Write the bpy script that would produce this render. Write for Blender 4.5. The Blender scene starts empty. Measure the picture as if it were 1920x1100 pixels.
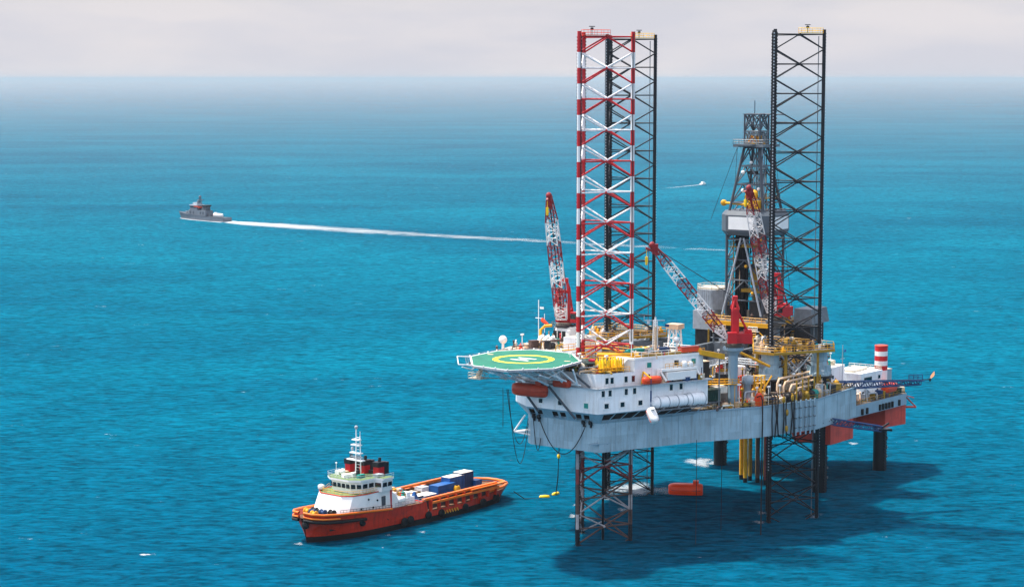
import bpy, math, random
from mathutils import Vector, Matrix
random.seed(7)
PI = math.pi
sc = bpy.context.scene
COL = sc.collection
S2, C2 = math.sin, math.cos

# ------------------------------------------------------------------ materials
def lin(h):
    h = h.lstrip('#')
    r = [int(h[i:i+2], 16)/255 for i in (0, 2, 4)]
    return [c/12.92 if c <= .04045 else ((c+.055)/1.055)**2.4 for c in r] + [1]

def M(name, col, rough=.5, metal=0., var=.18, rust=0., streak=0., scale=.6, spec=.4, dirt='#3a2a20', bump=0., plates=0.):
    m = bpy.data.materials.new(name); m.use_nodes = True
    nt = m.node_tree; N = nt.nodes; L = nt.links
    b = N['Principled BSDF']
    b.inputs['Roughness'].default_value = rough; b.inputs['Metallic'].default_value = metal
    b.inputs['Specular IOR Level'].default_value = spec
    c = lin(col) if isinstance(col, str) else list(col)+[1]
    tc = N.new('ShaderNodeTexCoord')
    n1 = N.new('ShaderNodeTexNoise'); n1.inputs['Scale'].default_value = scale; n1.inputs['Detail'].default_value = 5
    L.new(tc.outputs['Object'], n1.inputs['Vector'])
    mr = N.new('ShaderNodeMapRange'); mr.inputs[1].default_value = .3; mr.inputs[2].default_value = .7
    mr.inputs[3].default_value = 1-var; mr.inputs[4].default_value = 1+var*.6
    L.new(n1.outputs['Fac'], mr.inputs[0])
    mul = N.new('ShaderNodeMix'); mul.data_type = 'RGBA'; mul.blend_type = 'MULTIPLY'; mul.inputs[0].default_value = 1
    mul.inputs[6].default_value = c
    L.new(mr.outputs[0], mul.inputs[7])
    out = mul.outputs[2]
    if plates:
        sn = N.new('ShaderNodeVectorMath'); sn.operation = 'SNAP'; sn.inputs[1].default_value = (2.6, 2.6, 1.7); L.new(tc.outputs['Object'], sn.inputs[0])
        wn = N.new('ShaderNodeTexWhiteNoise'); L.new(sn.outputs[0], wn.inputs['Vector'])
        pr_ = N.new('ShaderNodeMapRange'); pr_.inputs[3].default_value = 1-plates; pr_.inputs[4].default_value = 1+plates*.5; L.new(wn.outputs['Value'], pr_.inputs[0])
        mp_ = N.new('ShaderNodeMix'); mp_.data_type = 'RGBA'; mp_.blend_type = 'MULTIPLY'; mp_.inputs[0].default_value = 1; L.new(out, mp_.inputs[6]); L.new(pr_.outputs[0], mp_.inputs[7]); out = mp_.outputs[2]
    for amt, sv, thr in ((streak, (.9, .9, .07), .5), (rust, (.8, .8, .5), .56)):
        if amt <= 0: continue
        mp = N.new('ShaderNodeMapping'); mp.inputs['Scale'].default_value = sv
        L.new(tc.outputs['Object'], mp.inputs['Vector'])
        n2 = N.new('ShaderNodeTexNoise'); n2.inputs['Scale'].default_value = 1.7; n2.inputs['Detail'].default_value = 6
        n2.inputs['Roughness'].default_value = .65
        L.new(mp.outputs[0], n2.inputs['Vector'])
        r2 = N.new('ShaderNodeMapRange'); r2.inputs[1].default_value = thr; r2.inputs[2].default_value = thr+.2
        r2.inputs[3].default_value = 0; r2.inputs[4].default_value = amt
        L.new(n2.outputs['Fac'], r2.inputs[0])
        mx = N.new('ShaderNodeMix'); mx.data_type = 'RGBA'
        mx.inputs[7].default_value = lin(dirt)
        L.new(r2.outputs[0], mx.inputs[0]); L.new(out, mx.inputs[6]); out = mx.outputs[2]
    L.new(out, b.inputs['Base Color'])
    if bump:
        bp = N.new('ShaderNodeBump'); bp.inputs['Strength'].default_value = bump; bp.inputs['Distance'].default_value = .1
        L.new(n1.outputs['Fac'], bp.inputs['Height']); L.new(bp.outputs[0], b.inputs['Normal'])
    return m

GREY = M('hull_grey_paint', '#9db9c6', .5, var=.12, streak=.4, rust=.22, scale=.25, dirt='#6b5a4c', plates=.12)
GREY2 = M('side_grey_paint', '#8aa6b6', .5, var=.1, streak=.22, rust=.08, scale=.25, dirt='#5d5850')
WHITE = M('white_paint', '#f6f8fa', .45, var=.08, streak=.26, rust=.08, scale=.4, dirt='#9a8672', plates=.05)
WHITE2 = M('clean_white_paint', '#f2f1ee', .4, var=.05, scale=.6)
CREAM = M('cream_paint', '#d9cdb8', .5, var=.25, rust=.35, scale=.9)
RED = M('red_paint', '#c21a22', .4, var=.15, rust=.08, scale=.5)
LEGWHITE = M('leg_white_paint', '#e9e7e6', .45, var=.08, streak=.12, scale=.5, dirt='#8f8078')
FADERED = M('weathered_red_paint', '#8a3b3a', .65, var=.3, rust=.4, scale=.8)
FADEWHITE = M('weathered_white_paint', '#a9a4a6', .6, var=.25, rust=.35, scale=.8)
BLACK = M('black_steel', '#14151c', .5, var=.3, scale=.8)
BLACK2 = M('wet_black_steel', '#0e0e14', .35, var=.3, scale=.8)
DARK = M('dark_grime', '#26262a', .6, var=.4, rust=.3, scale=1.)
STEEL = M('grey_steel', '#6d757c', .5, metal=.2, var=.25, rust=.15, scale=.8)
LSTEEL = M('light_steel', '#aab1b8', .5, metal=.1, var=.2, rust=.12, scale=.8)
YEL = M('yellow_paint', '#e3a412', .45, var=.15, rust=.1, scale=.9)
YEL2 = M('ochre_paint', '#a5801e', .55, var=.25, rust=.2, scale=.9)
BYEL = M('bright_yellow', '#ffd21a', .4, var=.08)
GREEN = M('helideck_green', '#2c7460', .8, var=.2, streak=.0, scale=.35, spec=.2)
LIME = M('ring_yellow', '#f0e83a', .6, var=.06, spec=.2)
ORANGE = M('orange_fibreglass', '#e8491c', .4, var=.12, scale=.7)
BORANGE = M('bright_orange_fibreglass', '#ff4a14', .4, var=.08, scale=.7)
DORANGE = M('dull_orange_fibreglass', '#c23f22', .45, var=.15, scale=.7)
ANTIF = M('red_antifouling', '#c8493a', .6, var=.2, streak=.3, rust=.25, scale=.3, dirt='#5a2420', plates=.1)
BLUE = M('blue_container_paint', '#17589a', .45, var=.15, rust=.1)
NAVY = M('navy_blue_paint', '#143c6a', .5, var=.2)
TEAL = M('teal_paint', '#1c8f83', .5, var=.15)
DGREEN = M('dark_green_paint', '#123328', .5, var=.3, rust=.1)
PINK = M('crimson_paint', '#c3163f', .45, var=.1)
GLASS = M('dark_window_glass', '#0c1a22', .08, var=.2, spec=.8)
RUBBER = M('black_rubber', '#0b0b0d', .7, var=.3)
HOSE = M('black_hose', '#111217', .6, var=.2)
SHIPRED = M('vessel_red_hull', '#cf3214', .5, var=.16, streak=.5, rust=.34, scale=.3, dirt='#4a1c12', plates=.12)
SHIPOR = M('vessel_orange_trim', '#f0761c', .45, var=.12, rust=.1, scale=.5)
BOOT = M('black_boot_topping', '#15100f', .5, var=.3)
DECKG = M('green_deck_paint', '#68804f', .7, var=.15, scale=.7)
WOOD = M('weathered_deck_timber', '#6a4a34', .8, var=.4, rust=.2, scale=1.2)
PALEBOX = M('cream_container_top', '#e9e2d4', .55, var=.12, rust=.12)
NAVAL = M('naval_grey', '#616872', .5, var=.1, scale=.4)
WALLG = M('derrick_wall_grey', '#565e66', .5, var=.12, streak=.15)
NAVALD = M('naval_dark_grey', '#4a5059', .6, var=.15, scale=.4)
DECKS = M('stained_deck_plate', '#6f665c', .8, var=.4, rust=.5, scale=.5)
BOOMRED = M('crane_boom_red', '#8e1f26', .5, var=.2, rust=.15)
TAN = M('tan_lagging', '#d8b898', .6, var=.2, rust=.2)
BROWN = M('brown_rusted_pipe', '#5b4640', .7, var=.35, rust=.3)

FLAME = bpy.data.materials.new('flame'); FLAME.use_nodes = True
_n = FLAME.node_tree.nodes; _n.clear()
_e = _n.new('ShaderNodeEmission'); _e.inputs[0].default_value = (1, .5, .26, 1); _e.inputs[1].default_value = .75
_o = _n.new('ShaderNodeOutputMaterial'); FLAME.node_tree.links.new(_e.outputs[0], _o.inputs[0])

# ------------------------------------------------------------------ frames
TH = math.radians(-126.1)
FR = {'rig': ((36.18, 459.67), TH), 'ship': ((-44.88, 432.95), math.radians(-129.2)), 'world': ((0, 0), 0.),
      'patrol': ((-240.3, 1460.9), math.radians(135.4)), 'launch': ((182.7, 1926.7), math.radians(58))}
def fpt(fr, p):
    (x, y), a = FR[fr]
    return Vector((x+C2(a)*p[0]-S2(a)*p[1], y+S2(a)*p[0]+C2(a)*p[1], p[2]))

# ------------------------------------------------------------------ mesh builder
class MB:
    def __init__(s): s.v = []; s.f = []; s.m = []; s.s = []
    def add(s, vs, fs, mi=0, smooth=False):
        o = len(s.v); s.v += [tuple(v) for v in vs]
        for f in fs: s.f.append([i+o for i in f]); s.m.append(mi); s.s.append(smooth)
    def box(s, c, d, rz=0., mi=0, tilt=None):
        hx, hy, hz = d[0]/2, d[1]/2, d[2]/2
        R = Matrix.Rotation(rz, 3, 'Z')
        if tilt is not None: R = R @ tilt
        vs = [Vector(c)+R @ Vector((x*hx, y*hy, z*hz)) for x in (-1, 1) for y in (-1, 1) for z in (-1, 1)]
        s.add(vs, [(0, 1, 3, 2), (4, 6, 7, 5), (0, 4, 5, 1), (2, 3, 7, 6), (0, 2, 6, 4), (1, 5, 7, 3)], mi)
        return s
    def b2(s, x0, x1, y0, y1, z0, z1, mi=0):
        return s.box(((x0+x1)/2, (y0+y1)/2, (z0+z1)/2), (x1-x0, y1-y0, z1-z0), 0, mi)
    def tube(s, p, q, r, n=6, mi=0, r2=None, caps=True):
        p = Vector(p); q = Vector(q); d = q-p
        if d.length < 1e-6: return s
        d.normalize(); a = Vector((0, 0, 1)) if abs(d.z) < .9 else Vector((1, 0, 0))
        e = d.cross(a).normalized(); g = d.cross(e); r2 = r if r2 is None else r2
        vs = []
        for k in range(n):
            t = 2*PI*k/n; w = e*C2(t)+g*S2(t); vs += [p+w*r, q+w*r2]
        fs = [(2*k, 2*((k+1) % n), 2*((k+1) % n)+1, 2*k+1) for k in range(n)]
        s.add(vs, fs, mi, n > 5)
        if caps: s.add(vs, [tuple(2*k for k in range(n))[::-1], tuple(2*k+1 for k in range(n))], mi)
        return s
    def path(s, pts, r, n=6, mi=0):
        pts = [Vector(p) for p in pts]; vs = []
        for i, p in enumerate(pts):
            d = (pts[min(i+1, len(pts)-1)]-pts[max(i-1, 0)]).normalized()
            a = Vector((0, 0, 1)) if abs(d.z) < .95 else Vector((1, 0, 0))
            e = d.cross(a).normalized(); g = d.cross(e)
            vs += [p+(e*C2(2*PI*k/n)+g*S2(2*PI*k/n))*r for k in range(n)]
        fs = [(i*n+k, i*n+(k+1) % n, (i+1)*n+(k+1) % n, (i+1)*n+k) for i in range(len(pts)-1) for k in range(n)]
        s.add(vs, fs, mi, True); return s
    def lathe(s, c, prof, n=16, mi=0, axis='z', smooth=True):
        c = Vector(c); vs = []
        for r, z in prof:
            for k in range(n):
                t = 2*PI*k/n
                p = (r*C2(t), r*S2(t), z) if axis == 'z' else ((z, r*C2(t), r*S2(t)) if axis == 'x' else (r*S2(t), z, r*C2(t)))
                vs.append(c+Vector(p))
        fs = [(i*n+k, i*n+(k+1) % n, (i+1)*n+(k+1) % n, (i+1)*n+k) for i in range(len(prof)-1) for k in range(n)]
        s.add(vs, fs, mi, smooth)
        s.add(vs, [tuple(range(n))[::-1], tuple(range((len(prof)-1)*n, len(prof)*n))], mi)
        return s
    def prism(s, poly, z0, z1, mi=0, top=None, tm=None):
        n = len(poly); top = top or poly
        zz0 = z0 if isinstance(z0, (list, tuple)) else [z0]*n; zz1 = z1 if isinstance(z1, (list, tuple)) else [z1]*n
        vs = [(p[0], p[1], zz0[i]) for i, p in enumerate(poly)]+[(p[0], p[1], zz1[i]) for i, p in enumerate(top)]
        s.add(vs, [(k, (k+1) % n, n+(k+1) % n, n+k) for k in range(n)]+[tuple(range(n))[::-1]], mi)
        s.add(vs, [tuple(range(n, 2*n))], mi if tm is None else tm)
        return s
    def quad(s, a, b, c, d, mi=0): s.add([a, b, c, d], [(0, 1, 2, 3)], mi); return s
    def ball(s, c, r, mi=0, n=12, sz=1.):
        return s.lathe(c, [(max(.01, r*S2(PI*k/8)), -r*sz*C2(PI*k/8)) for k in range(9)], n, mi)
    def rail(s, pts, h=1.1, r=.05, mi=0, step=2., closed=False):
        P = [Vector(p) for p in pts]
        if closed: P.append(P[0])
        for a, b in zip(P[:-1], P[1:]):
            for k in (.5, 1.): s.tube(a+Vector((0, 0, h*k)), b+Vector((0, 0, h*k)), r, 4, mi)
            m = max(1, int((b-a).length/step))
            for i in range(m+1):
                p = a.lerp(b, i/m); s.tube(p, p+Vector((0, 0, h)), r, 4, mi)
        return s
    def lattice(s, p, q, w0, w1, bays, r=.12, mi=0, rc=None, up=(0, 0, 1), square=True, h0=None, h1=None):
        """braced boom with four chords from p to q"""
        p = Vector(p); q = Vector(q); d = (q-p).normalized(); e = d.cross(Vector(up)).normalized(); g = e.cross(d)
        rc = rc or r*1.5; h0 = h0 or w0; h1 = h1 or w1
        cs = [(1, 1), (1, -1), (-1, -1), (-1, 1)] if square else [(0, 1), (1, -1), (-1, -1)]
        ring = []
        for i in range(bays+1):
            t = i/bays; w = (w0+(w1-w0)*t)/2; hh = (h0+(h1-h0)*t)/2; c = p.lerp(q, t)
            ring.append([c+e*a*w+g*b*hh for a, b in cs])
        n = len(cs)
        for i in range(bays):
            for k in range(n):
                s.tube(ring[i][k], ring[i+1][k], rc, 5, mi)
                j = (k+1) % n
                a, b = (ring[i][k], ring[i+1][j]) if i % 2 else (ring[i][j], ring[i+1][k])
                s.tube(a, b, r, 4, mi)
        for i in range(bays+1):
            for k in range(n): s.tube(ring[i][k], ring[i][(k+1) % n], r, 4, mi)
        return s

def mk(name, mb, mats, parent, off):
    me = bpy.data.meshes.new(name)
    me.from_pydata([(v[0]-off[0], v[1]-off[1], v[2]-off[2]) for v in mb.v], [], mb.f)
    mats = mats if isinstance(mats, (list, tuple)) else [mats]
    for m in mats: me.materials.append(m)
    me.polygons.foreach_set('material_index', mb.m)
    me.polygons.foreach_set('use_smooth', mb.s)
    me.update()
    o = bpy.data.objects.new(name, me); COL.objects.link(o)
    if parent is not None: o.parent = parent
    return o

def settag(o, label, cat, group=None):
    o['label'] = label; o['category'] = cat
    if group: o['group'] = group

class Thing:
    def __init__(s, name, label, cat, base, fr='rig', group=None):
        s.b = base; e = bpy.data.objects.new(name, None); COL.objects.link(e)
        e.location = fpt(fr, base); e.rotation_euler = (0, 0, FR[fr][1]); e.empty_display_size = .5
        settag(e, label, cat, group); s.e = e
    def part(s, name, mb, mats, parent=None, label=None):
        o = mk(name, mb, mats, parent or s.e, s.b)
        if label: o['label'] = label
        return o

def solo(name, label, cat, mb, mats, base, fr='rig', group=None):
    o = mk(name, mb, mats, None, base)
    o.location = fpt(fr, base); o.rotation_euler = (0, 0, FR[fr][1])
    settag(o, label, cat, group); return o

def struct(name, mb, mats, kind='structure', base=(0, 0, 0), fr='world'):
    o = mk(name, mb, mats, None, base); o.location = fpt(fr, base); o.rotation_euler = (0, 0, FR[fr][1]); o['kind'] = kind
    return o

def catenary(a, b, sag, n=14):
    a = Vector(a); b = Vector(b)
    return [a.lerp(b, i/n)-Vector((0, 0, sag*4*(i/n)*(1-i/n))) for i in range(n+1)]

# ================================================================== camera, light, sky, sea, haze
cam = bpy.data.cameras.new('camera'); co = bpy.data.objects.new('camera', cam); COL.objects.link(co)
co.location = (0, 0, 101); co.rotation_euler = (math.radians(90-6.094), 0, 0)
cam.sensor_width = 36; cam.lens = 70.8; cam.clip_start = 1; cam.clip_end = 400000
sc.camera = co
SUN_EL = math.radians(65); sx, sy = -.93, .36
sl = math.hypot(sx, sy); sdir = Vector((sx/sl*C2(SUN_EL), sy/sl*C2(SUN_EL), S2(SUN_EL)))
sun = bpy.data.lights.new('sun', 'SUN'); sun.energy = 4.6; sun.angle = math.radians(1.6); sun.color = (1, .95, .87)
so = bpy.data.objects.new('sun', sun); COL.objects.link(so)
so.rotation_euler = sdir.to_track_quat('Z', 'Y').to_euler(); so.location = (-300, 600, 500)

w = bpy.data.worlds.new('World'); sc.world = w; w.use_nodes = True
N = w.node_tree.nodes; L = w.node_tree.links
sky = N.new('ShaderNodeTexSky'); sky.sky_type = 'NISHITA'; sky.sun_disc = False
sky.sun_elevation = SUN_EL; sky.sun_rotation = math.atan2(sx, sy)
sky.air_density = 1.; sky.dust_density = 2.5; sky.ozone_density = 1.2; sky.altitude = 0
bg = N['Background']; bg.inputs[1].default_value = .15
# thin overcast veil and soft clouds, by direction
tc = N.new('ShaderNodeTexCoord')
mp = N.new('ShaderNodeMapping'); mp.inputs['Scale'].default_value = (5, 5, 26)
L.new(tc.outputs['Generated'], mp.inputs['Vector'])
nz = N.new('ShaderNodeTexNoise'); nz.inputs['Scale'].default_value = 1.6; nz.inputs['Detail'].default_value = 6; nz.inputs['Roughness'].default_value = .52
L.new(mp.outputs[0], nz.inputs['Vector'])
sep = N.new('ShaderNodeSeparateXYZ'); L.new(tc.outputs['Generated'], sep.inputs[0])
cr = N.new('ShaderNodeMapRange'); cr.inputs[1].default_value = .16; cr.inputs[2].default_value = .03; cr.inputs[3].default_value = .06; cr.inputs[4].default_value = 1.
L.new(sep.outputs[2], cr.inputs[0])
veil = N.new('ShaderNodeMix'); veil.data_type = 'RGBA'
veil.inputs[6].default_value = (3.2, 3.2, 3.52, 1); veil.inputs[7].default_value = (3.72, 3.56, 3.68, 1)
cl = N.new('ShaderNodeMapRange'); cl.inputs[1].default_value = .38; cl.inputs[2].default_value = .63; L.new(nz.outputs['Fac'], cl.inputs[0]); L.new(cl.outputs[0], veil.inputs[0])
mx = N.new('ShaderNodeMix'); mx.data_type = 'RGBA'
L.new(veil.outputs[2], mx.inputs[7])
up = N.new('ShaderNodeMapRange'); up.inputs[1].default_value = .08; up.inputs[2].default_value = .3; up.inputs[3].default_value = 0.; up.inputs[4].default_value = .6
L.new(sep.outputs[2], up.inputs[0])
hi_ = N.new('ShaderNodeMix'); hi_.data_type = 'RGBA'; L.new(up.outputs[0], hi_.inputs[0])
# bright upper sky added out of view to fill shaded walls, strongest leftward
dt = N.new('ShaderNodeVectorMath'); dt.operation = 'DOT_PRODUCT'; L.new(tc.outputs['Generated'], dt.inputs[0]); dt.inputs[1].default_value = (-.99, -.1, 0)
br = N.new('ShaderNodeMapRange'); br.inputs[1].default_value = -.9; br.inputs[2].default_value = .9; br.inputs[3].default_value = .62; br.inputs[4].default_value = 1.7; L.new(dt.outputs['Value'], br.inputs[0])
hc_ = N.new('ShaderNodeMix'); hc_.data_type = 'RGBA'; hc_.blend_type = 'MULTIPLY'; hc_.inputs[0].default_value = 1; hc_.inputs[6].default_value = (6.2, 6.5, 7.4, 1); L.new(br.outputs[0], hc_.inputs[7]); L.new(hc_.outputs[2], hi_.inputs[7]); L.new(sky.outputs[0], hi_.inputs[6])
L.new(cr.outputs[0], mx.inputs[0]); L.new(hi_.outputs[2], mx.inputs[6]); L.new(mx.outputs[2], bg.inputs[0])

sc.view_settings.view_transform = 'Standard'; sc.view_settings.look = 'None'
sc.view_settings.exposure = .5; sc.view_settings.gamma = 1
sc.cycles.use_denoising = True
sc.cycles.max_bounces = 6; sc.cycles.volume_bounces = 1; sc.cycles.transparent_max_bounces = 12

# ---- sea
RS = 130000.
sea_m = bpy.data.materials.new('sea_water'); sea_m.use_nodes = True
nt = sea_m.node_tree; N = nt.nodes; L = nt.links; b = N['Principled BSDF']
b.inputs['Roughness'].default_value = .22; b.inputs['IOR'].default_value = 1.33; b.inputs['Specular IOR Level'].default_value = 0.; b.subsurface_method = 'BURLEY'; b.inputs['Subsurface Weight'].default_value = .75; b.inputs['Subsurface Radius'].default_value = (.6, 2.2, 2.6); b.inputs['Subsurface Scale'].default_value = 1.8
tc = N.new('ShaderNodeTexCoord')
def noise(scale, sc3=(1, 1, 1), det=3, rough=.5, rot=0., dist=0.):
    mp = N.new('ShaderNodeMapping'); mp.inputs['Scale'].default_value = sc3; mp.inputs['Rotation'].default_value = (0, 0, rot)
    L.new(tc.outputs['Object'], mp.inputs['Vector'])
    n = N.new('ShaderNodeTexNoise'); n.inputs['Scale'].default_value = scale; n.inputs['Detail'].default_value = det
    n.inputs['Roughness'].default_value = rough; n.inputs['Distortion'].default_value = dist
    L.new(mp.outputs[0], n.inputs['Vector']); return n.outputs['Fac']
def math_(op, a, bb):
    m = N.new('ShaderNodeMath'); m.operation = op
    for i, x in enumerate((a, bb)):
        if isinstance(x, (int, float)): m.inputs[i].default_value = x
        else: L.new(x, m.inputs[i])
    return m.outputs[0]
def rng(x, a, b_, c, d):
    m = N.new('ShaderNodeMapRange'); L.new(x, m.inputs[0])
    for i, k in enumerate((a, b_, c, d)): m.inputs[i+1].default_value = k
    return m.outputs[0]
chop = noise(.46, (.44, 1, 1), 5, .62, .1, .5)      # wind chop, a few metres
swell = noise(.12, (.5, 1, 1), 3, .5, -.12, .4)     # longer waves
patch = noise(.0055, (.5, 1, 1), 6, .62, .2, .6)         # gusts and currents
ripple = noise(1.0, (.4, 1, 1), 3, .6, .16)
h = math_('ADD', math_('MULTIPLY', chop, 1.25), math_('MULTIPLY', swell, 1.5))
h = math_('ADD', h, math_('MULTIPLY', ripple, .3))
bp = N.new('ShaderNodeBump'); bp.inputs['Strength'].default_value = 1.; bp.inputs['Distance'].default_value = 1.
L.new(h, bp.inputs['Height']); L.new(bp.outputs[0], b.inputs['Normal'])
cA = N.new('ShaderNodeMix'); cA.data_type = 'RGBA'
cA.inputs[6].default_value = (0., .080, .136, 1); cA.inputs[7].default_value = (.0, .120, .186, 1)
L.new(rng(patch, .36, .64, 0, 1), cA.inputs[0])
# water colour set darker towards the near side of the field
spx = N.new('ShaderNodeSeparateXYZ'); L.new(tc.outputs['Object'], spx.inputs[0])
near_tone = N.new('ShaderNodeMix'); near_tone.data_type = 'RGBA'; near_tone.inputs[6].default_value = (0., .066, .122, 1)
L.new(rng(math_('ADD', spx.outputs[1], math_('MULTIPLY', patch, 260)), 500, 900, 0, 1), near_tone.inputs[0]); L.new(cA.outputs[2], near_tone.inputs[7])
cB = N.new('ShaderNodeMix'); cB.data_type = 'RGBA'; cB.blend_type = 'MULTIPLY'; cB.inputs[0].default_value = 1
L.new(near_tone.outputs[2], cB.inputs[6]); L.new(rng(math_('ADD', math_('ADD', math_('MULTIPLY', chop, .56), math_('MULTIPLY', swell, .18)), math_('MULTIPLY', ripple, .26)), .41, .59, .56, 1.46), cB.inputs[7])  # wave light and shade painted into the colour: crests lighter, troughs darker
# sparse whitecaps
cap = math_('MULTIPLY', rng(noise(.16, (.5, 1.4, 1), 6, .7, .1), .668, .715, 0, 1), rng(noise(.02, (1, 1, 1), 2), .5, .6, 0, 1))
cC = N.new('ShaderNodeMix'); cC.data_type = 'RGBA'; L.new(cap, cC.inputs[0]); L.new(cB.outputs[2], cC.inputs[6]); cC.inputs[7].default_value = (.75, .8, .82, 1)
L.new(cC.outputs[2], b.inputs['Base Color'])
# grazing reflection of the sky, weak where one looks down into the water
fr = N.new('ShaderNodeFresnel'); fr.inputs['IOR'].default_value = 1.33
gl = N.new('ShaderNodeBsdfGlossy'); gl.inputs['Roughness'].default_value = .2; gl.inputs['Color'].default_value = (.58, .58, .60, 1)
ms = N.new('ShaderNodeMixShader'); L.new(math_('POWER', fr.outputs[0], 8.5), ms.inputs[0]); L.new(b.outputs[0], ms.inputs[1]); L.new(gl.outputs[0], ms.inputs[2])
fb = N.new('ShaderNodeFresnel'); fb.inputs['IOR'].default_value = 1.33; L.new(bp.outputs[0], fb.inputs['Normal'])
g2 = N.new('ShaderNodeBsdfGlossy'); g2.inputs['Roughness'].default_value = .08; g2.inputs['Color'].default_value = (.7, .85, 1, 1); L.new(bp.outputs[0], g2.inputs['Normal'])
m2 = N.new('ShaderNodeMixShader'); L.new(math_('MULTIPLY', math_('POWER', fb.outputs[0], 3.), .05), m2.inputs[0]); L.new(ms.outputs[0], m2.inputs[1]); L.new(g2.outputs[0], m2.inputs[2])
L.new(m2.outputs[0], N['Material Output'].inputs['Surface'])
sea = MB(); K = 96
rings = [0, 300, 700, 1500, 4000, 12000, 40000, RS]
vs = [(0, 300, 0)]
for r in rings[1:]: vs += [(r*C2(2*PI*k/K), 300+r*S2(2*PI*k/K), 0) for k in range(K)]
fs = [(0, 1+k, 1+(k+1) % K) for k in range(K)]
for i in range(len(rings)-2): fs += [(1+i*K+k, 1+(i+1)*K+k, 1+(i+1)*K+(k+1) % K, 1+i*K+(k+1) % K) for k in range(K)]
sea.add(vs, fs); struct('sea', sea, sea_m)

# ---- haze: one closed box of thin even air round camera and scene
hz = bpy.data.materials.new('haze_air'); hz.use_nodes = True
N = hz.node_tree.nodes; N.remove(N['Principled BSDF'])
pv = N.new('ShaderNodeVolumePrincipled'); pv.inputs['Density'].default_value = 3.4e-5; pv.inputs['Color'].default_value = (.49, .545, .58, 1)
pv.inputs['Anisotropy'].default_value = .1
hz.node_tree.links.new(pv.outputs[0], N['Material Output'].inputs['Volume'])
hb = MB(); hb.prism([((RS+800)*C2(2*PI*k/64), 300+(RS+800)*S2(2*PI*k/64)) for k in range(64)], -1., 122.)
struct('haze', hb, hz, 'stuff')

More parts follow.
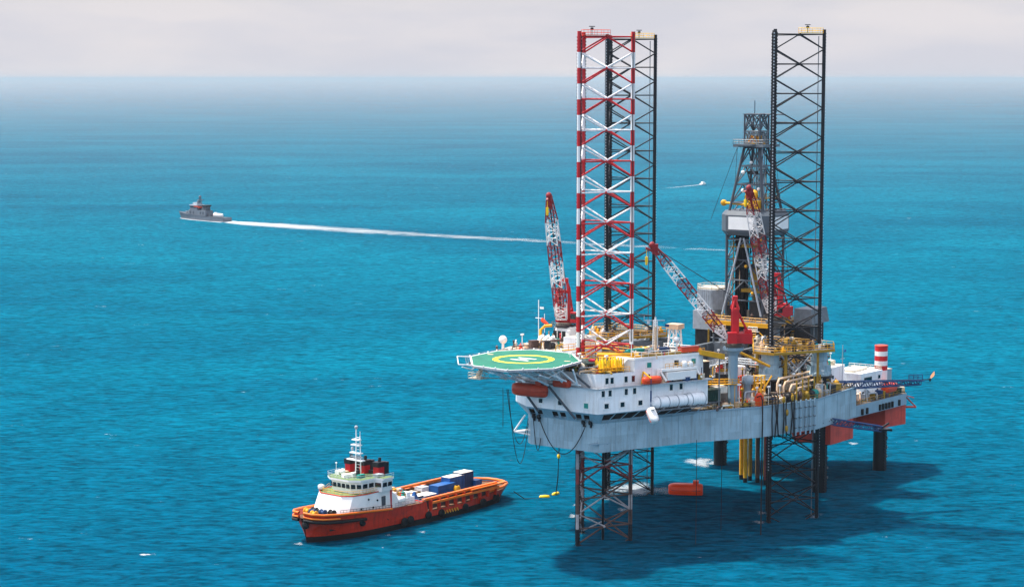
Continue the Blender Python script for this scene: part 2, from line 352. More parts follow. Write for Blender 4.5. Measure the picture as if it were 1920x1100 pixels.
# ================================================================== the three lattice legs
def leg(name, label, cu, cv, zt, banded, zb=-7.):
    t = Thing('lattice_leg', label, 'rig leg', (cu, cv, 0), group='three lattice legs of the drilling rig')
    R = 7.4; bay = 6.63; z0 = zt-.6
    ang = [0, 2*PI/3, -2*PI/3]
    P = [(cu+R*C2(a), cv+R*S2(a)) for a in ang]
    def half(z):           # 0 red band, 1 white band, by height
        k = math.floor((z0+1.-z)/(bay/2)); return k % 2
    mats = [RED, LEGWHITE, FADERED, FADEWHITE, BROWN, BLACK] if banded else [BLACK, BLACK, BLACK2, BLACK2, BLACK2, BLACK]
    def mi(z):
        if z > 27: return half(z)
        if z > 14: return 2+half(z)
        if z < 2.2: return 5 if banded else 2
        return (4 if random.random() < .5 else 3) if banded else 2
    for i, a in enumerate(ang):
        m = MB(); x, y = P[i]
        zs = [zt+.5]; k = 0
        zz = z0-bay/2
        while zz > zb: zs.append(zz); zz -= bay/2
        zs.append(zb)
        for q in range(len(zs)-1):
            m.tube((x, y, zs[q]), (x, y, zs[q+1]), .44 if banded else .4, 10, mi((zs[q]+zs[q+1])/2), caps=q in (0, len(zs)-2))
        # opposed racks: a plate along the tangent with teeth on both edges
        tx, ty = -S2(a), C2(a); ox, oy = C2(a), S2(a)
        m.box((x, y, (zt+zb)/2), (.16, .96, zt-zb), a, 5 if banded else 0)
        nt_ = int((zt-zb)/.7)
        for q in range(nt_):
            z = zb+.4+q*.7
            for sgn in (-1, 1): m.box((x+tx*.53*sgn, y+ty*.53*sgn, z), (.16, .16, .36), a, 5 if banded else 0)
        if not banded:
            for q in range(nt_):
                z = zb+.4+q*.7
                if z > 12: m.box((x+ox*.45, y+oy*.45, z), (.1, .26, .26), a, 6)
        t.part('chord', m, mats+[LSTEEL])
    z = z0; k = 0
    while z > zb+1:
        for i in range(3):
            A = P[i]; B = P[(i+1) % 3]; mx_, my_ = (A[0]+B[0])/2, (A[1]+B[1])/2
            if k % 2 == 0 or True:
                m = MB(); c = (0 if k % 2 == 0 else 1) if z > 27 else mi(z)
                m.tube((A[0], A[1], z), (B[0], B[1], z), .18 if banded else .15, 6, c)
                t.part('horizontal_brace', m, mats)
            m = MB(); zm = z-bay/2; ze = z-bay
            for Q in (A, B):
                e = .06*(Q[0]-mx_), .06*(Q[1]-my_)
                m.tube((mx_+e[0]*.5, my_+e[1]*.5, z-.05), (Q[0], Q[1], zm), .18 if banded else .15, 6, mi(z-1))
                if ze > zb: m.tube((Q[0], Q[1], zm), (mx_, my_, ze+.1), .18 if banded else .15, 6, mi(zm-1))
            m.ball((mx_, my_, z), .32, mi(z-.3), 6)
            t.part('diagonal_brace', m, mats)
        z -= bay; k += 1
    # service walkway at the very top
    m = MB(); A, B = (P[0], P[2]) if banded else (P[0], P[1])
    f0, f1 = (.06, .5) if banded else (.5, .95)
    a = Vector((A[0]+(B[0]-A[0])*f0, A[1]+(B[1]-A[1])*f0, z0+.3)); b_ = Vector((A[0]+(B[0]-A[0])*f1, A[1]+(B[1]-A[1])*f1, z0+.3))
    if banded:
        A, B = P[0], P[1]
        a = Vector((A[0]+(B[0]-A[0])*.06, A[1]+(B[1]-A[1])*.06, z0+.3)); b_ = Vector((A[0]+(B[0]-A[0])*.55, A[1]+(B[1]-A[1])*.55, z0+.3))
    d = b_-a; an = math.atan2(d.y, d.x); c = (a+b_)/2
    m.box((c.x, c.y, c.z), (d.length, 1.3, .12), an, 0)
    nrm = Vector((-S2(an), C2(an), 0))*.6
    m.rail([a+nrm, b_+nrm, b_-nrm, a-nrm], 1.1, .045, 0, 1.4, True)
    t.part('top_walkway', m, ORANGE if banded else BYEL)
    m = MB(); l = a.lerp(b_, .35); m.tube(l, l+Vector((0, 0, 1.7)), .08, 6, 0); m.box((l.x, l.y, l.z+1.8), (1.2, .5, .16), an, 0); m.box((l.x, l.y, l.z+1.3), (.5, .5, .5), an, 0)
    t.part('navigation_lamp', m, BLACK)
    m = MB()
    if banded: m.tube((cu-1, cv+1, zb), (cu-1, cv+1, 30), .28, 8); t.part('raw_water_pipe', m, BLACK2)
    else:
        q = P[1]; m.tube((q[0]+.9, q[1]-.9, 0), (q[0]+.9, q[1]-.9, zt-1), .11, 6); t.part('raw_water_pipe', m, STEEL)
    return t
leg('lattice_leg', 'red and white banded lattice leg rising behind the green helideck', 29.8, 0, 110.4, True)
leg('lattice_leg', 'black lattice leg with a row of pale dots, standing in front of the derrick', -14.9, 22.4, 111.4, False)
leg('lattice_leg', 'black lattice leg standing behind the red and white banded leg', -14.9, -22.4, 110.8, False)

# ================================================================== the rig hull
HB, HT = 22.3, 29.0
near = [(42.7, 9.2), (20.3, 18.9), (6.7, 27.4), (-10.6, 32.8), (-32.5, 31.5)]
far = [(-32.5, -31.5), (-10.6, -32.8), (6.7, -27.4), (20.3, -18.9), (41.2, -10.4), (42.7, -8.6)]
def hv(u):
    for (a, b_), (c, d) in zip(near[:-1], near[1:]):
        if c <= u <= a: return b_+(d-b_)*(u-a)/(c-a)
    return near[0][1] if u > near[0][0] else near[-1][1]
hull = Thing('drilling_rig_hull', 'pale grey triangular drilling rig hull raised on lattice legs above the sea', 'rig hull', (0, 0, HB))
m = MB(); m.prism(near+far, HB, HT, 0, tm=1)
hull.part('hull_body', m, [GREY, DECKS])
m = MB()
for p, q in zip(near+far, (near+far)[1:]+[near[0]]):
    p = Vector((*p, HT)); q = Vector((*q, HT)); d = q-p; an = math.atan2(d.y, d.x); c = (p+q)/2
    m.box((c.x, c.y, HT+.06), (d.length+.3, .35, .3), an, 0)
hull.part('deck_edge_coaming', m, GREY2)
# plating seams stand proud of the side as stiffener flats
seam = MB()
def along(poly, step):
    out = []
    for (a, b_), (c, d) in zip(poly[:-1], poly[1:]):
        Ln = math.hypot(c-a, d-b_); k = max(1, int(Ln/step))
        for i in range(k): out.append((a+(c-a)*(i+.5)/k, b_+(d-b_)*(i+.5)/k, math.atan2(d-b_, c-a)))
    return out
for x, y, a in along([(42.7, -8.6)]+near, 6.4):
    m = MB(); m.box((x, y, (HB+HT)/2), (.16, .1, HT-HB-.3), a); hull.part('weld_seam', m, GREY2)
# sloping skirt with openings round the accommodation overhang
HW = lambda u, o=0.: 10.6-o+.414*(45.5-u)          # near wall of the quarters
B0 = [(42.7, -8.6), (42.7, 9.2), (20.3, 18.9)]; B1 = [(45.4, -7.8), (45.4, 10.6), (19.0, 21.5)]
zB = 31.0
m = MB()
def lerp3(a, b_, t): return tuple(a[i]+(b_[i]-a[i])*t for i in range(3))
segs = [((*B0[0], HT-.5), (*B0[1], HT-.5), (*B1[0], zB), (*B1[1], zB), 9), ((*B0[1], HT-.5), (*B0[2], HT-.5), (*B1[1], zB), (*B1[2], zB), 9)]
dark = []
for a, b_, c, d, n in segs:
    P4 = lambda s, t: lerp3(lerp3(a, b_, s), lerp3(c, d, s), t)
    lo_, hi_t = (.16, .8) if n == 9 and a[1] < 0 else (.1, .9)
    m.quad(P4(0, 0), P4(1, 0), P4(1, lo_), P4(0, lo_)); m.quad(P4(0, hi_t), P4(1, hi_t), P4(1, 1), P4(0, 1))
    sk = 0 if a[1] < 0 else .35/n
    for i in range(n):
        s0, s1 = i/n, (i+1)/n; e = (.16 if a[1] < 0 else .11)/n
        m.quad(P4(max(0, s0-sk), lo_), P4(s0+e-sk if i else s0+e, lo_), P4(s0+e+sk, hi_t), P4(s0+sk if i else s0, hi_t)); 
        if i == n-1 or a[1] < 0: m.quad(P4(s1-e, lo_), P4(s1, lo_), P4(s1, hi_t), P4(s1-e, hi_t))
        if i % 3 == 2 and a[1] < 0: m.quad(P4(s0+e, lo_), P4(s1-e, lo_), P4(s1-e, hi_t), P4(s0+e, hi_t))
m.quad((41.2, -10.4, HT-.5), (42.7, -8.6, HT-.5), (45.4, -7.8, zB), (40.8, -14., zB)); m.quad((20.3, -18.9, HT-.5), (41.2, -10.4, HT-.5), (40.8, -14, zB), (17, -20.5, zB))
hull.part('flared_skirt', m, GREY)
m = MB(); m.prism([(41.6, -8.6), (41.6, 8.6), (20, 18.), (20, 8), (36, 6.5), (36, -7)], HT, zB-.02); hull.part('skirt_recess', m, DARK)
# yellow deck railings
m = MB(); pts = [(u, hv(u)-.5, HT) for u in (18, 6.7, -2)]; m.rail(pts, 1.1, .05, 0, 2); hull.part('guard_rail', m, YEL2); m = MB()
pts = [(u, hv(u)-.5, HT) for u in (-8.5, -10.6, -20, -32)]+[(-32., 0, HT), (-32, -31, HT)]; m.rail(pts, 1.1, .05, 0, 2.2)
hull.part('guard_rail', m, YEL2)
m = MB(); m.rail([(40, -10.2, HT), (20.3, -18.6, HT), (6.7, -27, HT), (-10.6, -32.4, HT), (-32, -31, HT)], 1.1, .05, 0, 2.2); hull.part('guard_rail', m, YEL2)
# folded towing brackets on the sides
def bracket(x, y, z, an, s=1.):
    m = MB(); R = lambda a, o, zz: (x+C2(an)*a-S2(an)*o, y+S2(an)*a+C2(an)*o, z+zz)
    for a in (-.7, .7): m.tube(R(a*.6+1.4, .3, 4.6*s), R(a, .8, .2), .13, 5); m.tube(R(a, .8, .2), R(a*2.6, .2, 0), .16, 5)
    m.box(R(0, .9, .1), (5.2*s, 1.3, .22), an); m.box(R(.3, .9, .5), (1., .8, .7), an)
    return m
hull.part('boarding_bracket', bracket(42.5, 9.6, 24.1, math.atan2(9.7, -22.4)+0, 1.), GREY2)
hull.part('boarding_bracket', bracket(-15.5, 32.7, 23.2, math.atan2(-1.3, -21.9), 1.), STEEL)
m = MB()
for zz in (24.2, 25.2): m.tube((42.2, -9.0, zz), (42.6, -13.2, 24.6), .2, 6); m.tube((40.8, -9.6, zz), (42.6, -13.2, 24.6), .2, 6)
m.tube((42.6, -13.2, 24.6), (42.0, -10.6, 28.4), .2, 6)
hull.part('boarding_bracket', m, WHITE2, label='white triangular bracket off the bow corner')
# anchor fairleads along the bow
for v in (-7.5, -6.2, 5.4, 7.2):
    m = MB(); m.lathe((43.0, v, 28.6), [(.05, -.3), (.55, -.3), (.55, .3), (.05, .3)], 10, 0, 'y'); m.box((42.9, v, 28.1), (.5, .3, 1.1))
    hull.part('fairlead', m, BLACK)
# side pipes with clamps
for k, u in enumerate((-3.6, -5.0, -6.6, -7.9, -9.2)):
    m = MB(); v = hv(u)+.45; m.tube((u, v, HB-.6), (u, v, HT+.6), .2, 8, 0)
    for zz in (23.4, 25.6, 27.8): m.lathe((u, v, zz), [(.3, -.12), (.36, 0), (.3, .12)], 8, 1); m.box((u, v-.25, zz), (.14, .5, .14), 0, 1)
    hull.part('side_pipe', m, [GREY2, STEEL])

# ================================================================== living quarters
q = Thing('living_quarters', 'white accommodation block with small square windows beside the helideck', 'accommodation', (32, 0, zB))
low = [(40.8, -14.0), (45.4, -7.8), (45.4, 10.6), (19.0, HW(19.0)), (17.6, HW(19)-4), (17.6, 7.6), (37.6, 7.6), (39.2, 4), (39.2, -4), (37.6, -8), (17, -8), (17, -20.5)]
m = MB(); m.prism(low, zB, 36.3, 0, tm=1); q.part('lower_wall', m, [WHITE, DECKS])
up = [(40.6, -12.8), (44.2, -7.6), (44.5, 9.4), (43.2, HW(43.2, .9)), (36, HW(36, .9)), (36, 7.8), (38, 7.8), (39.4, 4.2), (39.4, -4.2), (38, -8.2), (22, -8.2), (22, -18)]
m = MB(); m.prism(up, 36.3, 39.3, 0, tm=1); q.part('upper_tier', m, [WHITE, DECKS])
blk = [(36, HW(36, .9)), (20.6, HW(20.6, .9)), (18.1, HW(20.6, .9)-.2), (18.1, 9.0), (22, 7.8), (36, 7.8)]
m = MB(); m.prism(blk, 36.3, 41.8, 0, tm=1); q.part('penthouse', m, [WHITE, CREAM])
m = MB()
pb = blk+[blk[0]]
for a, b_ in zip(pb[:-1], pb[1:]):
    an = math.atan2(b_[1]-a[1], b_[0]-a[0]); m.box(((a[0]+b_[0])/2, (a[1]+b_[1])/2, 41.9), (math.hypot(b_[0]-a[0], b_[1]-a[1])+.2, .4, .5), an)
q.part('roof_parapet', m, WHITE2)
m = MB()
for a, b_, o in (((45.6, -7.8), (45.6, 10.75), 0), ((45.5, 10.7), (19.0, HW(19)+.1), 0)):
    an = math.atan2(b_[1]-a[1], b_[0]-a[0]); m.box(((a[0]+b_[0])/2, (a[1]+b_[1])/2, 36.35), (math.hypot(b_[0]-a[0], b_[1]-a[1]), .5, .22), an)
q.part('wall_ledge', m, LSTEEL)
WA = math.atan2(-.414, 1)
def window(u, v, z, an, w_, h_, gm=GLASS):
    f = MB(); nx, ny = -S2(an), C2(an)
    f.box((u+nx*.03, v+ny*.03, z), (w_+.5, .16, h_+.5), an); fo = q.part('window', f, WHITE2)
    g = MB(); g.box((u+nx*.10, v+ny*.10, z), (w_, .12, h_), an); q.part('window_pane', g, gm, fo)
for u in (43.5, 39.75, 35.5): window(u, HW(u), 32.65, WA, 1., 1.)
for u in (44.3, 42.7, 38.9, 36.9, 28.1, 25.7): window(u, HW(u), 35.3, WA, .75, 1.25)
for u in (42.6, 41.4, 38.1, 36.4, 32.75, 30.): window(u, HW(u, .9), 37.8, WA, .75, 1.25)
for u, g in ((32.6, TEAL), (26, GLASS), (21.8, TEAL)): window(u, HW(u, .9), 40.4, WA, 1.1, 1.05, g)
window(45.42, 7.7, 32.6, -PI/2, 1.05, 1.05, TEAL)
for v in (-4, 1): window(45.42, v, 32.6, -PI/2, .9, .9)
# deck strips, roof lockers
m = MB(); m.box((31, HW(31, .9)-.9, 42.35), (5, .9, .7), WA); m.box((24.5, HW(24.5, .9)-.9, 42.35), (6.5, .9, .7), WA); q.part('roof_locker', m, YEL2)
m = MB(); m.rail([(44.2, -4, 39.3), (44.4, 9.2, 39.3), (43, HW(43, 1.1), 39.3), (37, HW(37, 1.1), 39.3)], 1.1, .05, 0, 1.5); q.part('guard_rail', m, YEL)
m = MB(); m.rail([(35.6, HW(35.6, 1.3), 42.1), (21, HW(21, 1.3), 42.1), (18.6, 17, 42.1), (18.6, 10, 42.1)], 1.1, .045, 0, 1.6); q.part('guard_rail', m, WHITE2)
m = MB(); m.rail([(35.2, HW(35.2, -.2)+.2, 36.5), (24, HW(24, -.2)+.2, 36.5)], 1.1, .045, 0, 1.6); q.part('guard_rail', m, WHITE2)
m = MB(); m.box((27, HW(27)+.8, 36.5), (17, 2., .2), WA); q.part('boat_deck', m, LSTEEL)
m = MB()
for zz in range(9): m.box((36.4, 9.5+zz*.32, 39.6+zz*.27), (1.2, .32, .1))
m.b2(35.9, 37, 8.2, 9.4, 39.3, 41.6); q.part('outside_stair', m, WHITE2)
m = MB(); m.box((18.2, 14.5, 39), (.5, .14, 7.2), 0, 0, Matrix.Rotation(.7, 3, 'X')); q.part('drain_pipe', m, WHITE2)
# far wing upper decks behind the helideck
m = MB(); m.prism([(26, -13.2), (26, -20), (18, -24.5), (8, -27), (7, -14), (17, -12)], HT, 40.2, 0, tm=1); q.part('far_wing', m, [WHITE, CREAM])
m = MB(); m.prism([(24, -8.5), (24, -13), (17.5, -12), (17.5, -8.5)], 36.3, 43.4, 0, tm=1); q.part('lift_shaft', m, [WHITE, CREAM])
m = MB(); m.prism([(31, -21.5), (31, -27.5), (21, -30), (19, -23)], 38.2, 39.6, 0, tm=1); m.b2(22, 23, -27, -26, HT, 38.2, 0); q.part('side_platform', m, [CREAM, TAN])

# ================================================================== helideck
HZ = 41.9; hc = (49.9, -5.4)
dv = [(3.1, -11.9), (13.9, -3.2), (15.1, 6.9), (7.6, 13.2), (-4.7, 11.6), (-13.9, 2.9), (-13.9, -7.2), (-7.4, -12.5)]
dp = [(hc[0]+a, hc[1]+b_) for a, b_ in dv]
hd = Thing('helideck', 'green octagonal helideck with yellow ring and white letter H', 'helideck', (hc[0], hc[1], 36))
sc_ = lambda k: [(hc[0]+a*k, hc[1]+b_*k) for a, b_ in dv]
m = MB(); m.prism(sc_(.975), HZ-.35, HZ+.006, 0); hd.part('landing_surface', m, GREEN)
m = MB()
o_, i_ = sc_(1.0), sc_(.97)
for k in range(8):
    j = (k+1) % 8
    m.quad((*o_[k], HZ+.02), (*o_[j], HZ+.02), (*i_[j], HZ+.02), (*i_[k], HZ+.02))
hd.part('edge_marking', m, WHITE2)
m = MB()
for k in range(8):
    j = (k+1) % 8; m.quad((*o_[k], HZ-.45), (*o_[j], HZ-.45), (*o_[j], HZ+.015), (*o_[k], HZ+.015))
hd.part('edge_skirt', m, LSTEEL)
m = MB(); n = 64
for k in range(n):
    t0, t1 = 2*PI*k/n, 2*PI*(k+1)/n; r0, r1 = 5.4, 6.6
    m.quad((hc[0]+r0*C2(t0), hc[1]+r0*S2(t0), HZ+.025), (hc[0]+r1*C2(t0), hc[1]+r1*S2(t0), HZ+.025), (hc[0]+r1*C2(t1), hc[1]+r1*S2(t1), HZ+.025), (hc[0]+r0*C2(t1), hc[1]+r0*S2(t1), HZ+.025))
hd.part('landing_circle', m, LIME)
m = MB(); z = HZ+.025; hw = .4
for s in (-1.4, 1.4): m.quad((hc[0]+s-hw, hc[1]-2.3, z), (hc[0]+s+hw, hc[1]-2.3, z), (hc[0]+s+hw, hc[1]+2.3, z), (hc[0]+s-hw, hc[1]+2.3, z))
m.quad((hc[0]-1., hc[1]-hw, z), (hc[0]+1., hc[1]-hw, z), (hc[0]+1., hc[1]+hw, z), (hc[0]-1., hc[1]+hw, z))
hd.part('letter_h', m, WHITE2)
for a, b_ in ((-3.0, 9.2), (-2, -10.2)):
    m = MB(); m.box((hc[0]+a, hc[1]+b_, HZ+.02), (.8, 1.3, .02), .3); hd.part('deck_notice', m, TAN)
# perimeter safety net
m = MB(); n2 = [(hc[0]+a*1.09, hc[1]+b_*1.09) for a, b_ in dv]
for k in range(8):
    j = (k+1) % 8; A = Vector((*o_[k], HZ-.2)); Bq = Vector((*o_[j], HZ-.2)); A2 = Vector((*n2[k], HZ+.05)); B2 = Vector((*n2[j], HZ+.05))
    m.tube(A2, B2, .045, 4); m.tube(A.lerp(A2, .5), Bq.lerp(B2, .5), .03, 4)
    for i in range(9): t = i/8; m.tube(A.lerp(Bq, t), A2.lerp(B2, t), .03, 4)
hd.part('safety_net', m, STEEL)
m = MB()
for k in range(8):
    for t in (0, .33, .66):
        j = (k+1) % 8; x = o_[k][0]+(o_[j][0]-o_[k][0])*t; y = o_[k][1]+(o_[j][1]-o_[k][1])*t; m.tube((x, y, HZ), (x, y, HZ+.3), .16, 6)
hd.part('deck_lamp', m, WHITE2)
m = MB()      # under-deck girders
for s in (-9, -4.5, 0, 4.5, 9):
    m.box((hc[0]+s, hc[1], HZ-.75), (.3, 21 if abs(s) < 8 else 14, .8)); m.box((hc[0], hc[1]+s, HZ-.8), (22 if abs(s) < 8 else 14, .3, .7))
hd.part('deck_girders', m, STEEL)
m = MB()
zb_ = 36.6; pts = [(hc[0]+a, hc[1]+b_) for a, b_ in ((4, -9), (10, -3), (9, 5), (3, 9), (0, 0), (-6, -9), (-7, 6))]
for x, y in pts:
    m.tube((x, y, HZ-1), (45.6+(x-hc[0])*.25, y*.86, zb_), .26, 6); m.tube((x, y, HZ-1), (46.0, y*.5, 37.8), .2, 5)
for i in range(6):
    v0 = -17+i*4.; m.tube((49.5, v0, HZ-1.2), (46.5, v0+3.2, 37.), .2, 5); m.tube((46.5, v0+3.2, 37.), (49.5, v0+4, HZ-1.2), .2, 5); m.tube((55.5, v0+1, HZ-1.2), (49, v0+2, 38.), .17, 5); m.tube((60, v0+3, HZ-1.2), (55.5, v0+2, HZ-2.4), .14, 5); m.tube((55.5, v0+2, HZ-2.4), (50, v0+2, HZ-1.3), .14, 5)
m.tube((46.5, -13.6, 37), (46.5, 7, 37), .2, 6); m.tube((49.6, -15, 38.2), (49.6, 5, 38.2), .14, 6)
hd.part('support_truss', m, WHITE)
for a, b_ in (((47.6, -8.4, 36.2), (45.5, -4.6, 30.2)), ((47.6, -.6, 36.4), (45.5, 4.9, 29.6)), ((46, 5.2, 39), (45.5, 8.6, 36.6))):
    m = MB(); m.tube(a, b_, .26, 8); hd.part('diagonal_strut', m, NAVALD)
m = MB(); m.b2(57.3, 60, -12.4, -9.2, 38.4, 38.6); m.rail([(57.3, -12.4, 38.6), (60, -12.4, 38.6), (60, -9.2, 38.6), (57.3, -9.2, 38.6)], 1.1, .05, 0, 1, True)
for x, y in ((57.3, -12.4), (60, -9.2)): m.tube((x, y, 38.6), (hc[0]+10, hc[1]-3, HZ-.8), .1, 5)
m.tube((57.4, -9.3, 38.5), (47, -10, 36.9), .12, 5); m.tube((58.5, -11, 39.2), (58.5, -10.2, 40.), .5, 8)
hd.part('access_basket', m, CREAM)
m = MB(); m.prism([(44.6, 6.9), (39.2, 1.6), (37.6, 3.2), (42.2, 8.6)], 41.1, 41.4); m.rail([(37.6, 3.2, 41.4), (42.2, 8.6, 41.4)], 1.1, .05, 0, 1); hd.part('access_ramp', m, DGREEN)
m = MB(); A = Vector((*o_[0], HZ+.1)).lerp(Vector((*o_[1], HZ+.1)), .1); Bq = Vector((*o_[1], HZ+.1)); o2 = Vector((1.6, -2.2, .1))
m.tube(A, A+o2, .1, 5); m.tube(Bq, Bq+o2, .1, 5); m.tube(A+o2, Bq+o2, .1, 5); hd.part('outrigger_frame', m, WHITE2)

# ================================================================== jacking frames round the two aft legs
def jack_frame(label, cu, cv, wallm):
    t = Thing('jacking_frame', label, 'jacking frame', (cu, cv, HT), group='jacking frames round the aft legs')
    A3 = [0, 2*PI/3, -2*PI/3]; Z = 39.6
    out = []; inn = []
    for a in A3:
        for d in (-.24, .24): out.append((cu+11*C2(a+d), cv+11*S2(a+d))); inn.append((cu+6.6*C2(a+d*1.6), cv+6.6*S2(a+d*1.6)))
    m = MB()
    for k in range(6):
        j = (k+1) % 6
        vs = [(*out[k], Z), (*out[j], Z), (*inn[j], Z), (*inn[k], Z), (*out[k], Z-.5), (*out[j], Z-.5), (*inn[j], Z-.5), (*inn[k], Z-.5)]
        m.add(vs, [(0, 1, 2, 3), (4, 5, 6, 7), (2, 3, 7, 6)])
    t.part('ring_platform', m, DECKS)
    m = MB()
    for k in range(6):
        j = (k+1) % 6; a = Vector((*out[k], Z-.1)); b_ = Vector((*out[j], Z-.1)); d = b_-a
        m.box(((a.x+b_.x)/2, (a.y+b_.y)/2, Z-.2), (d.length+.2, .3, .55), math.atan2(d.y, d.x))
    t.part('rim_beam', m, YEL2)
    m = MB(); m.rail([(*p, Z) for p in out], 1.2, .06, 0, 1.6, True); m.rail([(*p, Z) for p in inn], 1.2, .05, 0, 2, True); t.part('guard_rail', m, YEL)
    for i, a in enumerate(A3):
        x, y = cu+7.4*C2(a), cv+7.4*S2(a); m = MB()
        m.lathe((x, y, 0), [(2.75, 33.4), (2.75, 33.9), (2.2, 34.3), (1.75, 36.6), (1.95, 36.8), (1.95, 39.1)], 14, 0, smooth=False)
        for k in range(8): m.box((x+2.3*C2(k*PI/4+a), y+2.3*S2(k*PI/4+a), 34.6), (.9, .18, 2.2), k*PI/4+a)
        t.part('jack_case', m, wallm)
        m = MB()
        for off in (-3.6, 3.6): m.box((x-C2(a)*.4-S2(a)*off, y-S2(a)*.4+C2(a)*off, 34.3), (.55, .55, 10.6), a)
        t.part('support_column', m, YEL2)
        m = MB(); m.box((x, y, 31.2), (3.4, 3.8, 4.2), a); m.box((x, y, 33.3), (6, 6.4, .25), a); t.part('jack_base', m, DARK)
    for i in range(3):
        a, b_ = A3[i], A3[(i+1) % 3]
        P = Vector((cu+8.6*C2(a), cv+8.6*S2(a), 0)); Q = Vector((cu+8.6*C2(b_), cv+8.6*S2(b_), 0)); d = (Q-P).normalized()
        P = P+d*3.; Q = Q-d*3.
        m = MB(); m.tube(P+Vector((0, 0, 38.8)), Q+Vector((0, 0, 29.4)), .2, 6); m.tube(Q+Vector((0, 0, 38.8)), P+Vector((0, 0, 30.5)), .2, 6); t.part('cross_brace', m, LSTEEL)
        for k in range(5):
            p = P.lerp(Q, random.random()); m = MB(); zz = random.uniform(31, 38); m.tube(p.lerp(Vector((cu, cv, 0)), .3)+Vector((0, 0, zz)), Q.lerp(P, random.random())+Vector((0, 0, zz+random.uniform(-2, 2))), .13, 5); t.part('hydraulic_pipe', m, BLACK)
    # motors and lockers on the ring
    for k in range(34):
        i = random.randrange(6); j = (i+1) % 6; f = random.random(); g = random.uniform(.2, .85)
        x = (out[i][0]*(1-f)+out[j][0]*f)*g+(inn[i][0]*(1-f)+inn[j][0]*f)*(1-g); y = (out[i][1]*(1-f)+out[j][1]*f)*g+(inn[i][1]*(1-f)+inn[j][1]*f)*(1-g)
        m = MB(); hh = random.uniform(.5, 1.4); m.box((x, y, Z+hh/2), (random.uniform(.5, 1.3), random.uniform(.5, 1.1), hh), random.random()*3)
        if k % 2: m.lathe((x, y, Z+hh), [(.3, 0), (.3, .5), (.1, .6)], 8)
        t.part('jacking_motor', m, random.choice([YEL, YEL2, CREAM, STEEL, TAN, DARK, BROWN, DARK, WHITE2]))
    return t
jf = jack_frame('yellow rimmed jacking frame on grey cone bases round the nearer black leg', -14.9, 22.4, GREY)
jf2 = jack_frame('yellow rimmed jacking frame round the black leg behind the banded leg', -14.9, -22.4, GREY)
m = MB(); m.prism([(-16, -12.2), (-5, -19), (-5, -26), (-16, -33), (-24, -30), (-24, -15)], 33.8, 38.3); jf2.part('jack_house', m, STEEL)

# ================================================================== derrick on its cantilever
D = (-45., -3.)
cv_ = Thing('cantilever', 'dark steel cantilever carrying the drill floor below the derrick', 'cantilever', (-38, -3, HT))
for v in (-9.5, 3.5):
    m = MB(); m.b2(-54, -20, v-.5, v+.5, 30.2, 36.2); 
    for u in range(-53, -20, 3): m.b2(u-.12, u+.12, v-.9, v+.9, 30.3, 36.1)
    cv_.part('skid_beam', m, STEEL)
m = MB(); m.b2(-52.5, -37.5, -10.6, 4.6, 36.3, 41.2); cv_.part('substructure', m, DARK)
m = MB(); m.b2(-53.5, -36.5, -11.6, 5.6, 41.2, 41.6); cv_.part('drill_floor', m, DECKS)
m = MB()
for a, b_ in (((-36.4, -11.7), (-36.4, 5.7)), ((-36.4, 5.8), (-53.6, 5.8))):
    m.tube((*a, 41.3), (*b_, 41.3), .01, 4)
m.b2(-36.5, -36., -11.7, 6.1, 40.6, 41.6); m.b2(-53.6, -36.5, 5.65, 6.1, 40.6, 41.6)
cv_.part('edge_beam', m, YEL)
m = MB(); m.rail([(-53, 5.5, 41.6), (-36.6, 5.5, 41.6), (-36.6, -11.5, 41.6)], 1.2, .06, 0, 1.7); cv_.part('guard_rail', m, YEL)
m = MB(); m.b2(-35.4, -28, -6, 5, 29.1, 34.4); m.b2(-33, -29, -5, 2, 34.5, 37.2); cv_.part('mud_module', m, STEEL)

dk = Thing('derrick', 'dark lattice drilling derrick tapering up beside the right hand black leg', 'derrick', (*D, 41.6))
def ds(z): return 10.2 if z <= 66 else (10.2+(4.3-10.2)*(z-66)/18 if z <= 84 else 4.3)
zs = [41.6, 46.5, 51.5, 56.5, 61.5, 66, 70.5, 75, 79.5, 84, 88, 92.2]
cor = [(1, 1), (1, -1), (-1, -1), (-1, 1)]
def dp_(k, z): s = ds(z)/2; return (D[0]+cor[k][0]*s, D[1]+cor[k][1]*s, z)
for k in range(4):
    m = MB()
    for a, b_ in zip(zs[:-1], zs[1:]): m.tube(dp_(k, a), dp_(k, b_), .38 if a < 84 else .26, 6)
    dk.part('corner_leg', m, NAVALD)
for i, (a, b_) in enumerate(zip(zs[:-1], zs[1:])):
    for k in range(4):
        j = (k+1) % 4; m = MB(); m.tube(dp_(k, b_), dp_(j, b_), .19, 5)
        A, B, C_, E_ = dp_(k, a), dp_(j, a), dp_(k, b_), dp_(j, b_)
        if i > 0:
            mid = Vector(C_).lerp(Vector(E_), .5); m.tube(A, mid, .18, 5); m.tube(B, mid, .18, 5)
            if i > 8: m.tube(A, E_, .14, 5); m.tube(B, C_, .14, 5)
        dk.part('face_brace', m, STEEL if i % 2 else NAVALD)
m = MB()
e = 7.0; c = 2.6; oct_ = [(e, e-c), (e-c, e), (-e+c, e), (-e, e-c), (-e, -e+c), (-e+c, -e), (e-c, -e), (e, -e+c)]
pl = [(D[0]+a, D[1]+b_) for a, b_ in oct_]; pi_ = [(D[0]+a*.9, D[1]+b_*.9) for a, b_ in oct_]
m.prism(pi_, 62.6, 63.6, 0, pl); m.prism(pl, 63.6, 67.6); m.prism(pl, 67.6, 68.6, 0, pi_)
dk.part('wind_wall', m, WALLG)
for u0, u1, v0, v1 in ((D[0]+e+.01, D[0]+e+.1, D[1]-3.6, D[1]+3.4), (D[0]-3.9, D[0]+3.9, D[1]+e+.01, D[1]+e+.1)):
    m = MB(); m.b2(u0, u1, v0, v1, 64.1, 67.2); dk.part('name_board', m, WHITE2)
